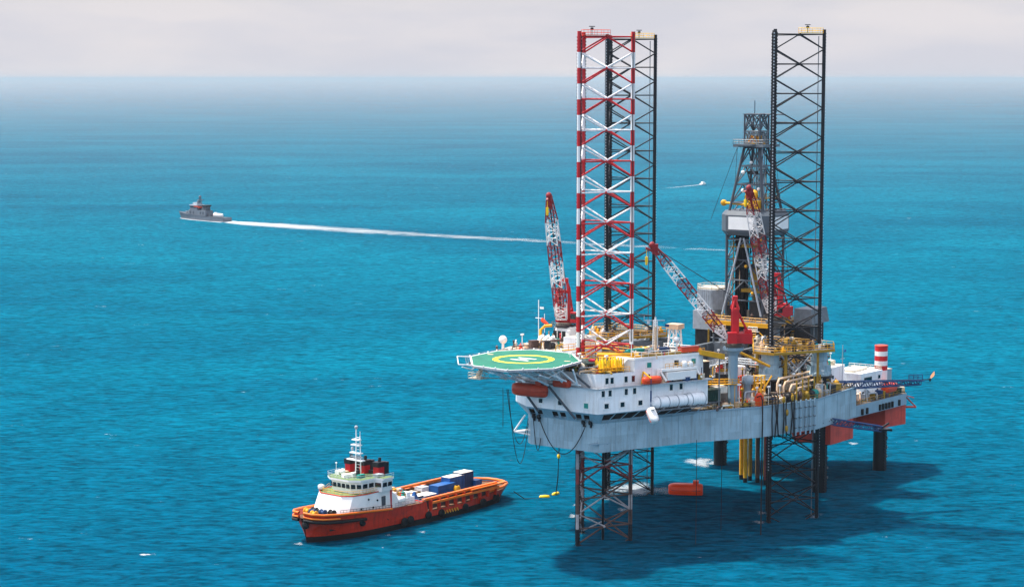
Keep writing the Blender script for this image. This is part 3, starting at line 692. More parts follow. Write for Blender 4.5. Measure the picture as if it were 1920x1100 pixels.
m = MB()       # A-frame struts on the near face
ap = Vector((D[0]+5.4, D[1]-1, 62)); m.tube(ap, (D[0]+7.2, D[1]-5, 43), .28, 6); m.tube(ap+Vector((0, .8, 0)), (D[0]+6, D[1]+5.2, 43), .28, 6); dk.part('raising_strut', m, LSTEEL)
for k in range(14):
    m = MB(); x = D[0]+1.5+(k % 3)*.75; y = D[1]-3.6+(k//3)*.62; m.tube((x, y, 41.7), (x, y, 62.4), .26, 6); dk.part('racked_drill_pipe', m, BLACK)
for k in range(12):
    m = MB(); x = D[0]-1.5+random.uniform(-1, 1)*1.2; y = D[1]+random.uniform(-1.2, 2.4); m.tube((x, y, 42), (x, y, 88), .12, 5); dk.part('hoisting_line', m, random.choice([STEEL, LSTEEL, BLACK]))
m = MB(); m.b2(D[0]-1, D[0]+1, D[1]-.6, D[1]+1, 50, 54); m.b2(D[0]-.6, D[0]+.6, D[1]-.4, D[1]+.8, 54, 57); m.tube((D[0], D[1], 43), (D[0], D[1], 50), .35, 8); dk.part('top_drive', m, YEL2)
m = MB(); m.b2(D[0]-4.2, D[0]+4.2, D[1]-4.2, D[1]+4.2, 84.2, 84.8); m.rail([(D[0]+a*4.2, D[1]+b_*4.2, 84.8) for a, b_ in cor], 1.2, .07, 0, 1.4, True); m.b2(D[0]+3.8, D[0]+6, D[1]-3, D[1]+2, 84.6, 85); dk.part('crown_platform', m, STEEL)
m = MB()
for v in (-1.3, 0, 1.3): m.lathe((D[0]+.4, D[1]+v, 86), [(.9, -.3), (1.1, 0), (.9, .3)], 12, 0, 'y')
m.b2(D[0]-1.6, D[0]+1.8, D[1]-2, D[1]+2, 84.9, 85.4); dk.part('crown_block', m, YEL)
m = MB(); m.tube((D[0]+1, D[1], 92.2), (D[0]+1, D[1], 95.5), .12, 5); m.b2(D[0]-2.4, D[0]+2.4, D[1]-2.4, D[1]+2.4, 92.1, 92.3); m.tube((D[0], D[1]+2, 92.2), (D[0]-1, D[1]+7.5, 92.2), .16, 5); dk.part('top_frame', m, NAVALD)
m = MB(); m.tube((D[0]+2, D[1]-7.5, 70.2), (D[0]+5, D[1]+1, 70.2), .35, 6); m.ball((D[0]+1.8, D[1]-8, 70.2), .8); m.lathe((D[0]+5.4, D[1]+2.5, 72.8), [(.7, -.4), (1.2, 0), (.7, .4)], 12, 0, 'x'); m.b2(D[0]+4, D[0]+6, D[1]+1.2, D[1]+4, 69.3, 71.3); dk.part('pipe_handling_arm', m, YEL)
for zz in (73.5, 78): 
    m = MB(); m.ball((D[0]+3.6, D[1]-1.6, zz), .5); dk.part('flood_lamp', m, WHITE2)
m = MB(); m.tube((D[0]+1.5, D[1]+4.6, 43), (D[0]+1.2, D[1]+2.2, 84), .3, 6); dk.part('stand_pipe', m, LSTEEL)
m = MB(); m.b2(D[0]-5, D[0]+4, D[1]+.8, D[1]+5, 41.7, 46.5); m.b2(D[0]-4, D[0]+5, D[1]-5, D[1]-4, 41.7, 45); dk.part('drillers_cabin', m, DARK)

rd = random.Random(21)
for z in (48.5, 54.5, 59.5, 71.5, 77.5):
    s_ = ds(z)/2; m = MB(); side = rd.choice([1, -1])
    m.b2(D[0]-s_*.9, D[0]+s_*.9, D[1]+side*s_*.3, D[1]+side*s_*.98, z, z+.12); y = D[1]+side*s_*.98; m.rail([(D[0]-s_*.9, y, z+.1), (D[0]+s_*.9, y, z+.1)], 1.1, .07, 0, 1.4); m.b2(D[0]+s_*.2, D[0]+s_*.8, D[1]-s_*.3, D[1]+s_*.3, z, z+.8); dk.part('work_platform', m, rd.choice([STEEL, YEL2, DARK]))
for k in range(16):
    z0 = rd.uniform(42, 60); z1 = z0+rd.uniform(6, 26); s0, s1 = ds(z0)/2*.8, ds(min(z1, 84))/2*.8; a, b_ = rd.uniform(-1, 1), rd.uniform(-1, 1)
    m = MB(); m.path([(D[0]+a*s0, D[1]+b_*s0, z0), (D[0]+(a*s0+a*s1)/2+rd.uniform(-.6, .6), D[1]+b_*(s0+s1)/2, (z0+min(z1, 84))/2), (D[0]+a*s1, D[1]+b_*s1, min(z1, 84))], rd.uniform(.08, .2), 5); dk.part('service_hose', m, rd.choice([BLACK, DARK, STEEL, TAN, YEL2]))
for q0, q1 in (((D[0]+2, D[1]-4.2, 84), (D[0]+3, D[1]-11, 66)), ((D[0]+2, D[1]-4.2, 84), (-42, -9, 48.6)), ((D[0]-2, D[1]+4, 84), (D[0]-3, D[1]+9, 44))):
    m = MB(); m.tube(q0, q1, .06, 4); dk.part('guy_line', m, BLACK)
for k in range(6):
    z = rd.uniform(43, 82); s0 = ds(z)/2; m = MB(); m.ball((D[0]+s0, D[1]+rd.uniform(-1, 1)*s0, z), .42); dk.part('flood_lamp', m, rd.choice([CREAM, YEL, WHITE2]))

# ================================================================== pedestal cranes
def crane(label, pu, pv, z0, zc, dirv, tipz, L2, ped, boomlabel=None, r=1.1):
    t = Thing('pedestal_crane', label, 'crane', (pu, pv, z0), group='pedestal cranes on the rig')
    d = Vector((dirv[0], dirv[1], 0)).normalized(); n = Vector((-d.y, d.x, 0)); an = math.atan2(d.y, d.x); c = Vector((pu, pv, 0))
    m = MB(); m.lathe((pu, pv, 0), [(r, z0), (r, zc-2.6), (r*1.5, zc-1.9), (r*2.2, zc-1.4), (r*2.2, zc-.8)], 8 if ped is not STEEL else 10, 0, smooth=False); t.part('pedestal', m, ped)
    m = MB(); m.lathe((pu, pv, zc-.8), [(1.7, 0), (1.9, .3), (1.9, .8), (1.6, 1.)], 16); m.rail([(pu+3*C2(k*PI/4), pv+3*S2(k*PI/4), zc-.8) for k in range(8)], 1.1, .05, 0, 2, True); t.part('slew_ring', m, DECKS)
    m = MB(); bc = c-d*2.2; m.box((bc.x, bc.y, zc+1.3), (3.6, 4.2, 2.2), an); m.box((bc.x-d.x*.9, bc.y-d.y*.9, zc+2.7), (1.6, 2.4, .7), an); t.part('machinery_house', m, RED)
    cb = c+d*.6+n*2.7; m = MB(); m.box((cb.x, cb.y, zc+1.6), (2, 1.6, 2.4), an); t.part('operator_cab', m, RED)
    m = MB(); m.box((cb.x+d.x*.95, cb.y+d.y*.95, zc+1.9), (.2, 1.3, 1.2), an); t.part('cab_window', m, GLASS)
    top = c-d*.2+Vector((0, 0, zc+10.2)); m = MB()
    for s in (-1.2, 1.2):
        m.box((pu-d.x*.3+n.x*s, pv-d.y*.3+n.y*s, zc+4.2), (1.5, .35, 7.2), an)
        m.tube(c+d*.4+n*s+Vector((0, 0, zc+7.6)), top+n*s*.5, .3, 8); m.tube(c-d*1.+n*s+Vector((0, 0, zc+7.6)), top+n*s*.5, .26, 8)
        m.tube(c-d*3.2+n*s+Vector((0, 0, zc+2.4)), c-d*.8+n*s+Vector((0, 0, zc+7.2)), .22, 6)
    m.box((top.x, top.y, top.z-.1), (1.1, 1.8, .8), an); m.box((pu-d.x*.3, pv-d.y*.3, zc+7.4), (1.3, 2.9, .7), an); m.box((pu-d.x*.3, pv-d.y*.3, zc+4.2), (.8, 2.6, .5), an); t.part('gantry_mast', m, RED)
    m = MB(); q_ = c-d*.6-n*1.7; m.lathe((q_.x, q_.y, zc+1), [(.3, 0), (.7, .6), (.75, 3), (.7, 5.6), (.3, 6.4)], 10); t.part('hydraulic_tank', m, RED)
    foot = c+d*1.5+Vector((0, 0, zc+1.1)); tip = foot+d*L2+Vector((0, 0, tipz-foot.z)); ax = tip-foot
    bands = [(0, .12, LEGWHITE, .5, 2.3), (.12, .28, BOOMRED, 2.3, 2.4), (.28, .46, LEGWHITE, 2.4, 2.4), (.46, .62, BOOMRED, 2.4, 2.4), (.62, .80, LEGWHITE, 2.4, 2.2), (.80, .97, BOOMRED, 2.2, 1.0)]
    for f0, f1, mt, h0, h1 in bands:
        m = MB(); nb = max(3, int(ax.length*(f1-f0)/1.45))
        m.lattice(foot+ax*f0, foot+ax*f1, 2.4 if f0 < .8 else 2.2, 2.4 if f1 < .8 else (2.2 if f1 < .9 else 1.1), nb, .085, 0, .15, (d.x*.01, d.y*.01, 1), True, h0, h1)
        t.part('boom_section', m, mt)
    m = MB(); e_ = tip-ax*.04; m.box((e_.x, e_.y, e_.z), (1.3, 1.1, 2.2), an); m.lathe((tip.x, tip.y, tip.z), [(.5, -.5), (.8, -.2), (.8, .2), (.5, .5)], 12, 0, 'y'); m.tube(tip-ax*.1, tip+d*1.4+Vector((0, 0, -.6)), .3, 6); t.part('boom_head', m, BOOMRED)
    m = MB()
    for s in (-.35, .35): m.tube(top+n*s, tip+n*s-ax*.02, .07, 4)
    t.part('luffing_rope', m, BLACK)
    m = MB(); m.tube(foot+ax*.04+Vector((0, 0, .5)), foot+ax*.97+Vector((0, 0, .7)), .16, 5); t.part('hoist_rope', m, BLACK)
    hk = tip+d*1.2; dl = 2.6
    m = MB(); m.tube(hk+Vector((0, 0, -.6)), hk+Vector((0, 0, -dl)), .06, 4); m.box((hk.x, hk.y, hk.z-dl-.6), (.6, .5, 1.3), an); m.lathe((hk.x, hk.y, hk.z-dl-1.5), [(.1, -.3), (.35, 0), (.1, .3)], 8); t.part('hook_block', m, BYEL)
    return t
crane('red crane on the grey pedestal, its boom slanting down from upper left', 8, 21.5, HT, 42.9, (.589, -.808), 64.6, 16.6, GREY2)
crane('red crane at the far side behind the helideck, boom nearly upright', 11.6, -21.5, 38, 44.6, (8, 2.6), 74.8, 10.4, STEEL)
crane('red crane whose steep boom crosses in front of the derrick', -28.5, 12, HT, 44.6, (5.7, -1.), 75.6, 9.0, STEEL)

# ================================================================== lifeboats and small craft of the rig
def capsule(name, label, cat, base, an, Ln, wd, ht, mat, fr='rig', group=None, tower=True, keel=None):
    """enclosed boat: hull below, canopy above, hatch and helm tower"""
    t = Thing(name, label, cat, base, fr, group); bx, by, bz = base
    ca, sa = C2(an), S2(an)
    W = lambda a, o, z: (bx+ca*a-sa*o, by+sa*a+ca*o, bz+z)
    def loft(zlo, zhi, fl, fh, mi, m):
        xs = [-.5, -.485, -.44, -.36, -.2, 0, .2, .34, .43, .48, .5]; ws = [.3, .62, .85, .95, 1, 1, 1, .93, .72, .42, .1]
        up = fh < fl; rows = []; K = 9
        for x, w_ in zip(xs, ws):
            row = []
            for k in range(K):
                t = PI*k/(K-1); c = C2(t); sn = S2(t)**.75; e = (.55+.45*w_)
                z = zlo+(zhi-zlo)*sn*e if up else zhi-(zhi-zlo)*sn*e
                row.append(W(x*Ln, (abs(c)**.7)*(1 if c > 0 else -1)*wd/2*w_, z))
            rows.append(row)
        vs = [v for r_ in rows for v in r_]; n = K
        m.add(vs, [(i*n+k, i*n+k+1, (i+1)*n+k+1, (i+1)*n+k) for i in range(len(xs)-1) for k in range(n-1)], mi, True)
        m.add(vs, [tuple(range(n)), tuple(range(len(vs)-n, len(vs)))], mi)
        m.add(vs, [(i*n, (i+1)*n, (i+1)*n+n-1, i*n+n-1) for i in range(len(xs)-1)], mi)
    m = MB(); loft(0, ht*.5, .45, 1, 0, m); t.part('hull', m, mat)
    m = MB(); loft(ht*.52, ht, .98, .5, 0, m); t.part('canopy', m, mat)
    m = MB()
    for s in (-1, 1): m.tube(W(-.44*Ln, s*wd*.475, ht*.51), W(.4*Ln, s*wd*.475, ht*.51), .1, 5)
    t.part('fender_strip', m, keel or DORANGE)
    if tower:
        m = MB(); m.box(W(-.3*Ln, 0, ht*1.08), (Ln*.16, wd*.4, ht*.3), an); o = t.part('helm_tower', m, mat)
        m = MB(); m.box(W(-.3*Ln, 0, ht*1.12), (Ln*.165, wd*.34, ht*.12), an); t.part('helm_window', m, GLASS, o)
    m = MB()
    for x in (-.15, .1, .28): m.box(W(x*Ln, wd*.37, ht*.76), (Ln*.07, .1, ht*.14), an)
    t.part('side_hatch', m, DARK)
    return t
capsule('lifeboat', 'long dull orange lifeboat slung below the green helideck', 'lifeboat', (48.4, -4.9, 33.8), -PI/2, 8.8, 2.9, 2.8, DORANGE, group='lifeboats of the rig')
capsule('lifeboat', 'red lifeboat half hidden in its davit under the helideck, nearest the bow wall', 'lifeboat', (47.0, 2.6, 36.2), PI/2, 4.2, 2.0, 1.8, DORANGE, group='lifeboats of the rig', tower=False)
capsule('lifeboat', 'small orange rescue boat on the boat deck beside the white wall', 'rescue boat', (34.0, 16.6, 36.6), WA, 4.6, 2.0, 1.7, ORANGE, group='lifeboats of the rig', tower=False)
capsule('lifeboat', 'bright orange enclosed lifeboat afloat on the water under the rig', 'lifeboat', (-23.8, -9.6, -.5), math.radians(-62), 8.4, 3.4, 3.2, BORANGE, group='lifeboats of the rig')
wk = capsule('workboat', 'small white workboat hanging bow down against the hull side', 'workboat', (35.6, 17.6, 29.6), 0, 3.4, 2.0, 2.2, WHITE2)
wk.e.rotation_euler = (.25, math.radians(52), TH+1.2)
# white twin-fall davit with enclosed white boat
t = Thing('davit_gantry', 'white davit gantry with cream rails on top of the boat deck', 'davit', (26.5, 19, 36.6))
m = MB()
for u in (30.8, 22.2): m.b2(u-.35, u+.35, HW(u)-.6, HW(u)+.1, 36.6, 39.4); m.tube((u, HW(u), 39.2), (u, HW(u)+1.6, 37), .25, 6)
m.box((26.5, HW(26.5)+.1, 39.2), (9.6, 1.4, .5), WA); t.part('gantry_frame', m, WHITE2)
m = MB(); m.box((26.5, HW(26.5)+.6, 37.9), (7.6, 1.6, 1.7), WA); t.part('boat_cover', m, WHITE2)
m = MB(); m.rail([(30, HW(30)+.5, 39.5), (23, HW(23)+.5, 39.5)], 1, .05, 0, 1); t.part('guard_rail', m, YEL)
m = MB(); m.ball((25.2, HW(25)+.2, 40.1), .75); m.ball((23.6, HW(23.6)+.2, 40.), .65); t.part('float_drum', m, WHITE2)
t = Thing('yellow_davit', 'yellow davit arm with dark hoist line above the hanging workboat', 'davit', (35.2, 16.2, 36.6))
m = MB(); m.tube((35, HW(35)-.2, 36.6), (35, HW(35)+.2, 39.2), .22, 6); m.tube((35, HW(35)+.2, 39.2), (35.2, HW(35)+2.3, 38), .2, 6); t.part('arm', m, YEL)
m = MB(); m.tube((35.3, 17.3, 38), (35.3, 17.3, 30.2), .09, 5); m.tube((35.3, 17.3, 35.4), (35.3, 17.3, 33), .2, 6); t.part('hoist_line', m, NAVY)
t = Thing('storage_cylinder', 'long white cylinder lying along the lower house wall', 'tank', (26, 18, 31))
m = MB(); a = Vector((33.4, HW(33.4)+1.1, 32.5)); b_ = Vector((20.6, HW(20.6)+1.1, 32.4)); d = (b_-a).normalized()
for p, q2, r0, r1 in ((a, a+d*.8, .6, 1.25), (a+d*.8, b_-d*4.5, 1.25, 1.25), (b_-d*4.5, b_-d*.8, 1.45, 1.45), (b_-d*.8, b_, 1.45, .7)): m.tube(p, q2, r0, 14, 0, r1)
t.part('shell', m, WHITE)
m = MB()
for f in (1, 3.4, 5.8, 8.2, 9.4, 12.8):
    c = a+d*f; m.tube(c, c+d*.18, 1.36 if f < 8.4 else 1.56, 14)
t.part('band', m, LSTEEL)
m = MB()
for f in (2, 6, 11): c = a+d*f; m.box((c.x, c.y, 31.15), (.6, 2.2, .7), WA)
m.box(((a+b_)/2).xy.to_3d()+Vector((0, .3, 30.95)), (14, 2.2, .16), WA); t.part('cradle', m, STEEL)

# ================================================================== deck equipment
def skid(name, label, cat, x, y, z, sx_, sy_, sz_, mat, an=0., frame=None, ribs=0, roof=None, group=None):
    t = Thing(name, label, cat, (x, y, z), group=group)
    m = MB(); m.box((x, y, z+.25+sz_/2), (sx_, sy_, sz_-.3), an)
    if ribs:
        for i in range(ribs):
            f = (i+.5)/ribs-.5; ca, sa = C2(an), S2(an)
            m.box((x+ca*f*sx_, y+sa*f*sx_, z+.25+sz_/2), (.12, sy_+.14, sz_-.4), an)
    t.part('body', m, mat)
    m = MB(); m.box((x, y, z+.1), (sx_+.2, sy_+.2, .2), an); t.part('base_frame', m, frame or STEEL)
    m = MB(); m.box((x, y, z+sz_+.14), (sx_+.15, sy_+.15, .14), an); t.part('lid', m, roof or mat)
    return t
# on the near roof
skid('equipment_box', 'orange topped red equipment box on the penthouse roof edge', 'box', 22.0, 18.4, 42, 4.6, 1.5, 1.3, ORANGE, WA, roof=DORANGE)
skid('roof_locker_box', 'dark blue box on the penthouse roof beside the white mast', 'box', 26.2, 14.3, 42, 3, 1.4, 1.2, NAVY, WA)
skid('roof_locker_box', 'teal box on the penthouse roof behind the ochre lockers', 'box', 30.6, 10.6, 42, 3.2, 1.4, 1.1, TEAL, WA)
t = Thing('escape_chute', 'yellow sloping chute at the aft end of the penthouse roof', 'chute', (19, 21, 41.8)); m = MB()
m.prism([(20.4, 19.3), (20.4, 20.6), (14.6, 23.2), (14.6, 21.7)], [41.7, 41.7, 40.2, 40.2], [42.9, 42.7, 41.4, 41.5]); t.part('chute_body', m, YEL); m = MB(); m.tube((15.6, 22.4, HT), (15.6, 22.4, 40.3), .16, 6); t.part('post', m, STEEL)
t = Thing('radome', 'white ball on a thin post on the penthouse roof', 'radome', (23.7, 17.3, 41.9)); m = MB(); m.tube((23.7, 16.4, 41.8), (23.7, 16.4, 44.6), .2, 6); t.part('post', m, WHITE2); m = MB(); m.ball((23.7, 16.4, 45.), .62); t.part('dome', m, WHITE2)
t = Thing('radio_mast', 'white radio mast with cross arm and small flag on the penthouse roof', 'mast', (27.5, 13.4, 41.8)); m = MB()
m.lattice((27.5, 13.4, 41.8), (27.5, 13.4, 49.4), .8, .6, 7, .05, 0, .12, (1, 0, 0)); m.tube((27.5, 13.4, 41.8), (27.5, 13.4, 50), .22, 6); t.part('mast_tower', m, WHITE2)
m = MB(); m.tube((29, 11.5, 49.3), (26.2, 15, 49.3), .1, 5); m.tube((29, 11.5, 49.3), (29, 11.5, 50.4), .06, 5); m.b2(28.2, 28.7, 12, 12.5, 48.6, 49.2); t.part('cross_arm', m, LSTEEL)
m = MB(); m.box((26, 15.4, 48.2), (.05, .9, .6), .4); t.part('flag', m, NAVY)
m = MB(); m.tube((28.0, 13.8, 41.8), (28.0, 13.8, 48), .3, 6); t.part('cable_duct', m, TAN)
# bow tier: bottle racks, cabinet, pipes
for k, (u, lab) in enumerate(((41.6, 'yellow gas bottle rack on the bow tier roof, nearest the helideck'), (38.6, 'yellow gas bottle rack against the penthouse front wall'))):
    t = Thing('gas_bottle_rack', lab, 'bottle rack', (u, HW(u, .9)-2.2, 39.3))
    m = MB(); cy = HW(u, .9)-2.; m.box((u, cy, 39.7), (2.6, 2.5, .3), WA); m.box((u, cy, 40.4), (2.6, 2.5, .15), WA)
    for a in (-1.2, 1.2):
        for o in (-1.15, 1.15): m.tube((u+a, cy+o, 39.3), (u+a, cy+o, 42), .09, 5)
    t.part('rack_frame', m, YEL)
    for i in range(3):
        for j in range(3):
            m = MB(); m.lathe((u-.8+i*.8, cy-.8+j*.8-.3*i*.4, 39.9), [(.3, 0), (.32, 1.7), (.14, 2.1), (.14, 2.4)], 8); t.part('gas_bottle', m, BYEL)
skid('paint_cabinet', 'crimson cabinet standing beside the helideck ramp', 'cabinet', 41.0, 6.2, 39.3, 1.1, 1.2, 2.3, PINK)
t = Thing('deck_beam_stack', 'long yellow beam lying across the roof before the banded leg', 'beam', (36, 8, 42)); m = MB(); m.tube((37.6, 5.2, 42.4), (32.6, 12.4, 42.4), .4, 4); m.tube((38.2, 6, 41.9), (33, 13.2, 42.1), .22, 4); m.tube((37.6, 5.2, 39.3), (37.6, 5.2, 42.4), .15, 5); t.part('beam', m, YEL)
rnd = random.Random(11)
kinds = [('fire_monitor', 'red'), ('valve_skid', 'tan')]
# clutter around the bow leg well (each its own small thing)
for i, (u, v, mt, nm, lab) in enumerate((
        (42.6, 2.2, TAN, 'vent_unit', 'tan vent unit at the foot of the helideck ramp'), (42.4, 8.2, RED, 'hose_reel', 'red hose reel on the bow tier by the corner railing'),
        (43.2, 5.6, YEL, 'winch', 'yellow winch between the helideck edge and bow corner'), (38.6, 10.4, ORANGE, 'valve_skid', 'orange valve box behind the yellow bottle racks'),
        (40.3, 9.1, CREAM, 'vent_unit', 'cream vent unit right behind the crimson cabinet'), (35.4, -6.0, YEL, 'winch', 'yellow winch at the far foot of the banded leg'),
        (23, 6.6, YEL2, 'winch', 'ochre winch at the aft foot of the banded leg'), (37.2, 7.1, RED, 'hose_reel', 'red hose reel beside the banded leg'))):
    t = Thing(nm, lab, nm.replace('_', ' '), (u, v, 39.3)); m = MB(); m.box((u, v, 39.9), (1.3, 1.1, 1.2), .4); m.box((u, v, 39.4), (1.7, 1.4, .2), .4); t.part('body', m, mt)
    m = MB(); m.lathe((u, v, 40.7), [(.5, -.55), (.55, -.5), (.4, -.45), (.4, .45), (.55, .5), (.5, .55)], 10, 0, 'y'); t.part('drum', m, CREAM if mt is not CREAM else STEEL)
t = Thing('walkway_frame', 'yellow walkway frame wrapped round the foot of the banded leg', 'walkway', (30, 0, 40.5)); m = MB()
w8 = [(38.5, 1.2), (31, 7.2), (23, 7.2), (21.5, -6), (30, -9)]
for p, q2 in zip(w8, w8[1:]): d = Vector(q2)-Vector(p); m.box(((p[0]+q2[0])/2, (p[1]+q2[1])/2, 41.3), (d.length, 1., .14), math.atan2(d.y, d.x))
m.rail([(*p, 41.35) for p in w8], 1.2, .07, 0, 1.3); t.part('walkway', m, YEL); m = MB()
for p in w8: m.tube((*p, 36), (*p, 41.3), .14, 5)
t.part('post', m, STEEL)

# far wing roof
t = Thing('ventilation_stack', 'black and white louvred ventilation unit on the far wing roof', 'vent', (13, -20, 40.3)); m = MB()
m.prism([(16.5, -17), (16.5, -21.5), (9.5, -22), (9.5, -17)], 40.3, 44.2, 0, [(15.5, -17.6), (15.5, -21), (10, -21.4), (10, -17.6)]); t.part('housing', m, WHITE2); m = MB()
for i in range(3): m.box((15.3-i*2.1, -19.3, 44.3), (1.2, 3.1, .25), 0); m.box((16.4, -18.2-i*1.2, 42.2), (.3, .8, 2.6))
t.part('louvre', m, BLACK)
t = Thing('air_duct', 'white bent air ducts standing in a row behind the helideck edge', 'duct', (22, -19, 40.3)); 
for i in range(3):
    m = MB(); y = -18.2-i*1.5; m.path([(19.8, y, 40.2), (19.8, y, 42), (20.4, y, 42.6), (21.4, y, 42.4), (21.9, y, 41.6)], .42, 8); t.part('duct_pipe', m, WHITE2)
t = Thing('deck_davit', 'yellow upright davit with bent arm at the left of the far wing', 'davit', (18, -24, 40.2)); m = MB(); m.path([(18, -23.5, 38), (18, -23.5, 43.6), (17.6, -22.6, 44.5), (17, -21, 44.7)], .35, 8); t.part('arm', m, YEL); m = MB(); m.box((18, -23.5, 40.8), (1, 1.2, 1.2)); t.part('base', m, BLACK)
t = Thing('antenna_mast', 'thin white antenna mast with orange windsock at the far left', 'mast', (16, -25.5, 40.2)); m = MB(); m.tube((16, -25.5, 40.2), (16, -25.5, 50.2), .1, 5); m.tube((16, -26.4, 46), (16, -24.6, 46), .06, 4); m.tube((15.2, -24.4, 40.2), (15.2, -24.4, 47), .08, 5); t.part('pole', m, WHITE2); m = MB(); m.lathe((0, 0, 0), [(.55, 0), (.5, .8), (.3, 2.2)], 10, 0, 'y'); 
for i, v in enumerate(m.v): m.v[i] = (v[0]+15.6, v[1]*.8-24.8, v[2]+45.6-v[1]*.45)
t.part('windsock', m, ORANGE)
m = MB(); m.box((16, -24.6, 48.4), (.05, 1.1, .5)); t.part('pennant', m, WHITE2)
t = Thing('satellite_dome', 'white satellite dome on a post at the far left platform corner', 'satellite dome', (26.5, -28, 39.6)); m = MB(); m.tube((26.5, -28, 39.6), (26.5, -28, 41.2), .3, 8); t.part('post', m, WHITE2); m = MB(); m.ball((26.5, -28, 41.9), .95); t.part('dome', m, WHITE2)
for i, (u, v, mt, lab) in enumerate(((12, -14.6, YEL, 'yellow tool basket on the far wing beside the white shaft'), (10, -17.2, YEL2, 'ochre tool basket on the far wing below the far crane'), (8.6, -24.5, ORANGE, 'orange tool basket at the outer corner of the far wing'), (22.8, -23.6, TAN, 'tan crate on the side platform near the satellite dome'), (19.5, -15.4, PALEBOX, 'pale crate on the far wing near the bent ducts'))):
    skid('tool_basket', lab, 'basket', u, v, 40.2 if i != 3 else 39.6, 2.4, 1.5, 1.1, mt, .3*i)
t = Thing('access_ladder', 'pale sloping stair leading down from the far wing', 'stair', (26, -15, 39)); m = MB(); m.tube((25.6, -12.2, 40.2), (29.6, -17.5, 37.2), .22, 4); m.tube((26.3, -11.8, 40.2), (30.3, -17, 37.2), .22, 4)
for i in range(9): f = i/8; m.tube((25.6+4*f, -12.2-5.3*f, 40.2-3*f), (26.3+4*f, -11.8-5.2*f, 40.2-3*f), .1, 4)
t.part('stair_flight', m, WHITE2)

# main deck between quarters, pedestal and jacking frame
skid('cargo_container', 'dark green container on deck between the white house and crane pedestal', 'container', 15.0, 19.6, HT+1.6, 4.2, 2.4, 2.6, DGREEN, -.42, ribs=7)
skid('cargo_container', 'cream container with rust between the green container and pedestal', 'container', 10.9, 19.6, HT+.8, 3.0, 2.4, 3.6, PALEBOX, -.42, ribs=4)
skid('engine_house', 'dark grey deckhouse behind the crane pedestal', 'deckhouse', 10, 10, HT, 9, 7, 9.2, DARK, -.42, ribs=5, roof=TAN)
t = Thing('crane_rest', 'white trestle standing left of the near crane boom', 'trestle', (4, 4, 38)); m = MB(); m.lattice((4, 4, HT), (4, 4, 44.6), 3.4, 1.8, 7, .12, 0, .22, (1, 0, 0)); t.part('trestle_frame', m, WHITE2); m = MB(); m.b2(2.6, 5.4, 2.4, 5.6, 44.5, 45.6); t.part('saddle', m, TAN)
t = Thing('drill_pipe_stack', 'dark rusty stack of drill pipe lying on the pipe deck', 'pipe stack', (-4, -6, 35)); m = MB(); m.b2(-11, 6, -13.5, 2, 34.6, 35.0); t.part('rack_deck', m, STEEL)
for i in range(18):
    m = MB(); x = -10+i*.82; m.tube((x, -13, 35.4+.8*S2(i*.35)**2), (x, 1.2, 35.4+.8*S2(i*.35)**2), .42, 6); t.part('drill_pipe', m, BROWN if i % 3 else DARK)
m = MB()
for u in (-10, -3, 4):
    for v in (-12, 0.5): m.b2(u-.4, u+.4, v-.4, v+.4, HT, 34.6)
t.part('rack_post', m, DARK)
for i, (u, v, z, a, b_, c_, mt, lab) in enumerate((
        (-1.5, -8.5, 36.6, 3.5, 2.2, 1.8, YEL, 'yellow pump unit on the pipe deck, left of the white trestle'), (-6.5, -9, 36.6, 4, 2.2, 1.4, CREAM, 'cream pump unit on the pipe deck beyond the trestle'),
        (3.4, -10.6, 35.4, 3, 2.5, 1.2, STEEL, 'grey pump unit on the pipe deck nearest the mast'), (-9.8, 0.6, 36.4, 3, 2, 1.7, TAN, 'tan pump unit behind the near crane boom'),
        (-2, 12, HT, 3.6, 3, 4.4, LSTEEL, 'light grey unit right of the crane pedestal, half in shade'), (-4.6, 15.6, HT, 3, 2.6, 6.8, WHITE2, 'white unit between the pedestal and the grey jack cones'),
        (1.5, 15.5, HT, 3.6, 3, 5.8, DARK, 'dark engine unit just behind the crane pedestal'), (4.5, 24.2, HT, 2.2, 1.6, 1.5, PALEBOX, 'pale pump box at the deck edge beside the pedestal foot'),
        (-26.5, 24, HT, 5, 5, 4.2, DARK, 'dark engine unit at the stern corner near the blue boom'), (-24.5, 29.2, HT, 4, 2, 1.6, YEL2, 'ochre pump unit at the stern corner railing'))):
    skid('pump_unit', lab, 'machinery', u, v, z, a, b_, c_, mt, .15*i, ribs=3)
t = Thing('fire_pump', 'bright red pump at the pedestal foot by the hull edge', 'pump', (4.4, 26.4, HT)); m = MB(); m.b2(3.6, 5.2, 25.4, 26.8, HT, 31.2); m.lathe((4.4, 26.1, 31.2), [(.7, 0), (.6, .5), (.3, .7)], 10); t.part('casing', m, ORANGE); m = MB(); m.tube((3.6, 26.1, 30.6), (0.4, 27, 30.6), .35, 8); t.part('discharge_pipe', m, CREAM)
t = Thing('white_tank', 'white upright tank with cap between the pedestal and yellow frame', 'tank', (4.8, 23.4, HT)); m = MB(); m.lathe((4.8, 23.4, HT), [(.8, 0), (.8, 4.6), (1.25, 4.7), (1.25, 6.2), (.7, 6.6)], 14); t.part('shell', m, LSTEEL); m = MB(); m.tube((4.8, 23.4, 35.6), (4.8, 23.4, 36.4), .3, 8); t.part('cap', m, CREAM)
t = Thing('stair_tower', 'yellow stair tower standing left of the grey jack cones', 'stair tower', (2.6, 25.4, HT)); m = MB(); m.lattice((2.6, 25.2, HT), (2.6, 25.2, 35.4), 1.7, 1.7, 4, .1, 0, .16, (1, 0, 0)); m.tube((-4, 24, 36.6), (3.6, 20.5, 40.4), .32, 6); m.tube((2, 25, 31), (-.4, 26.6, 35.2), .2, 5); t.part('tower_frame', m, YEL)
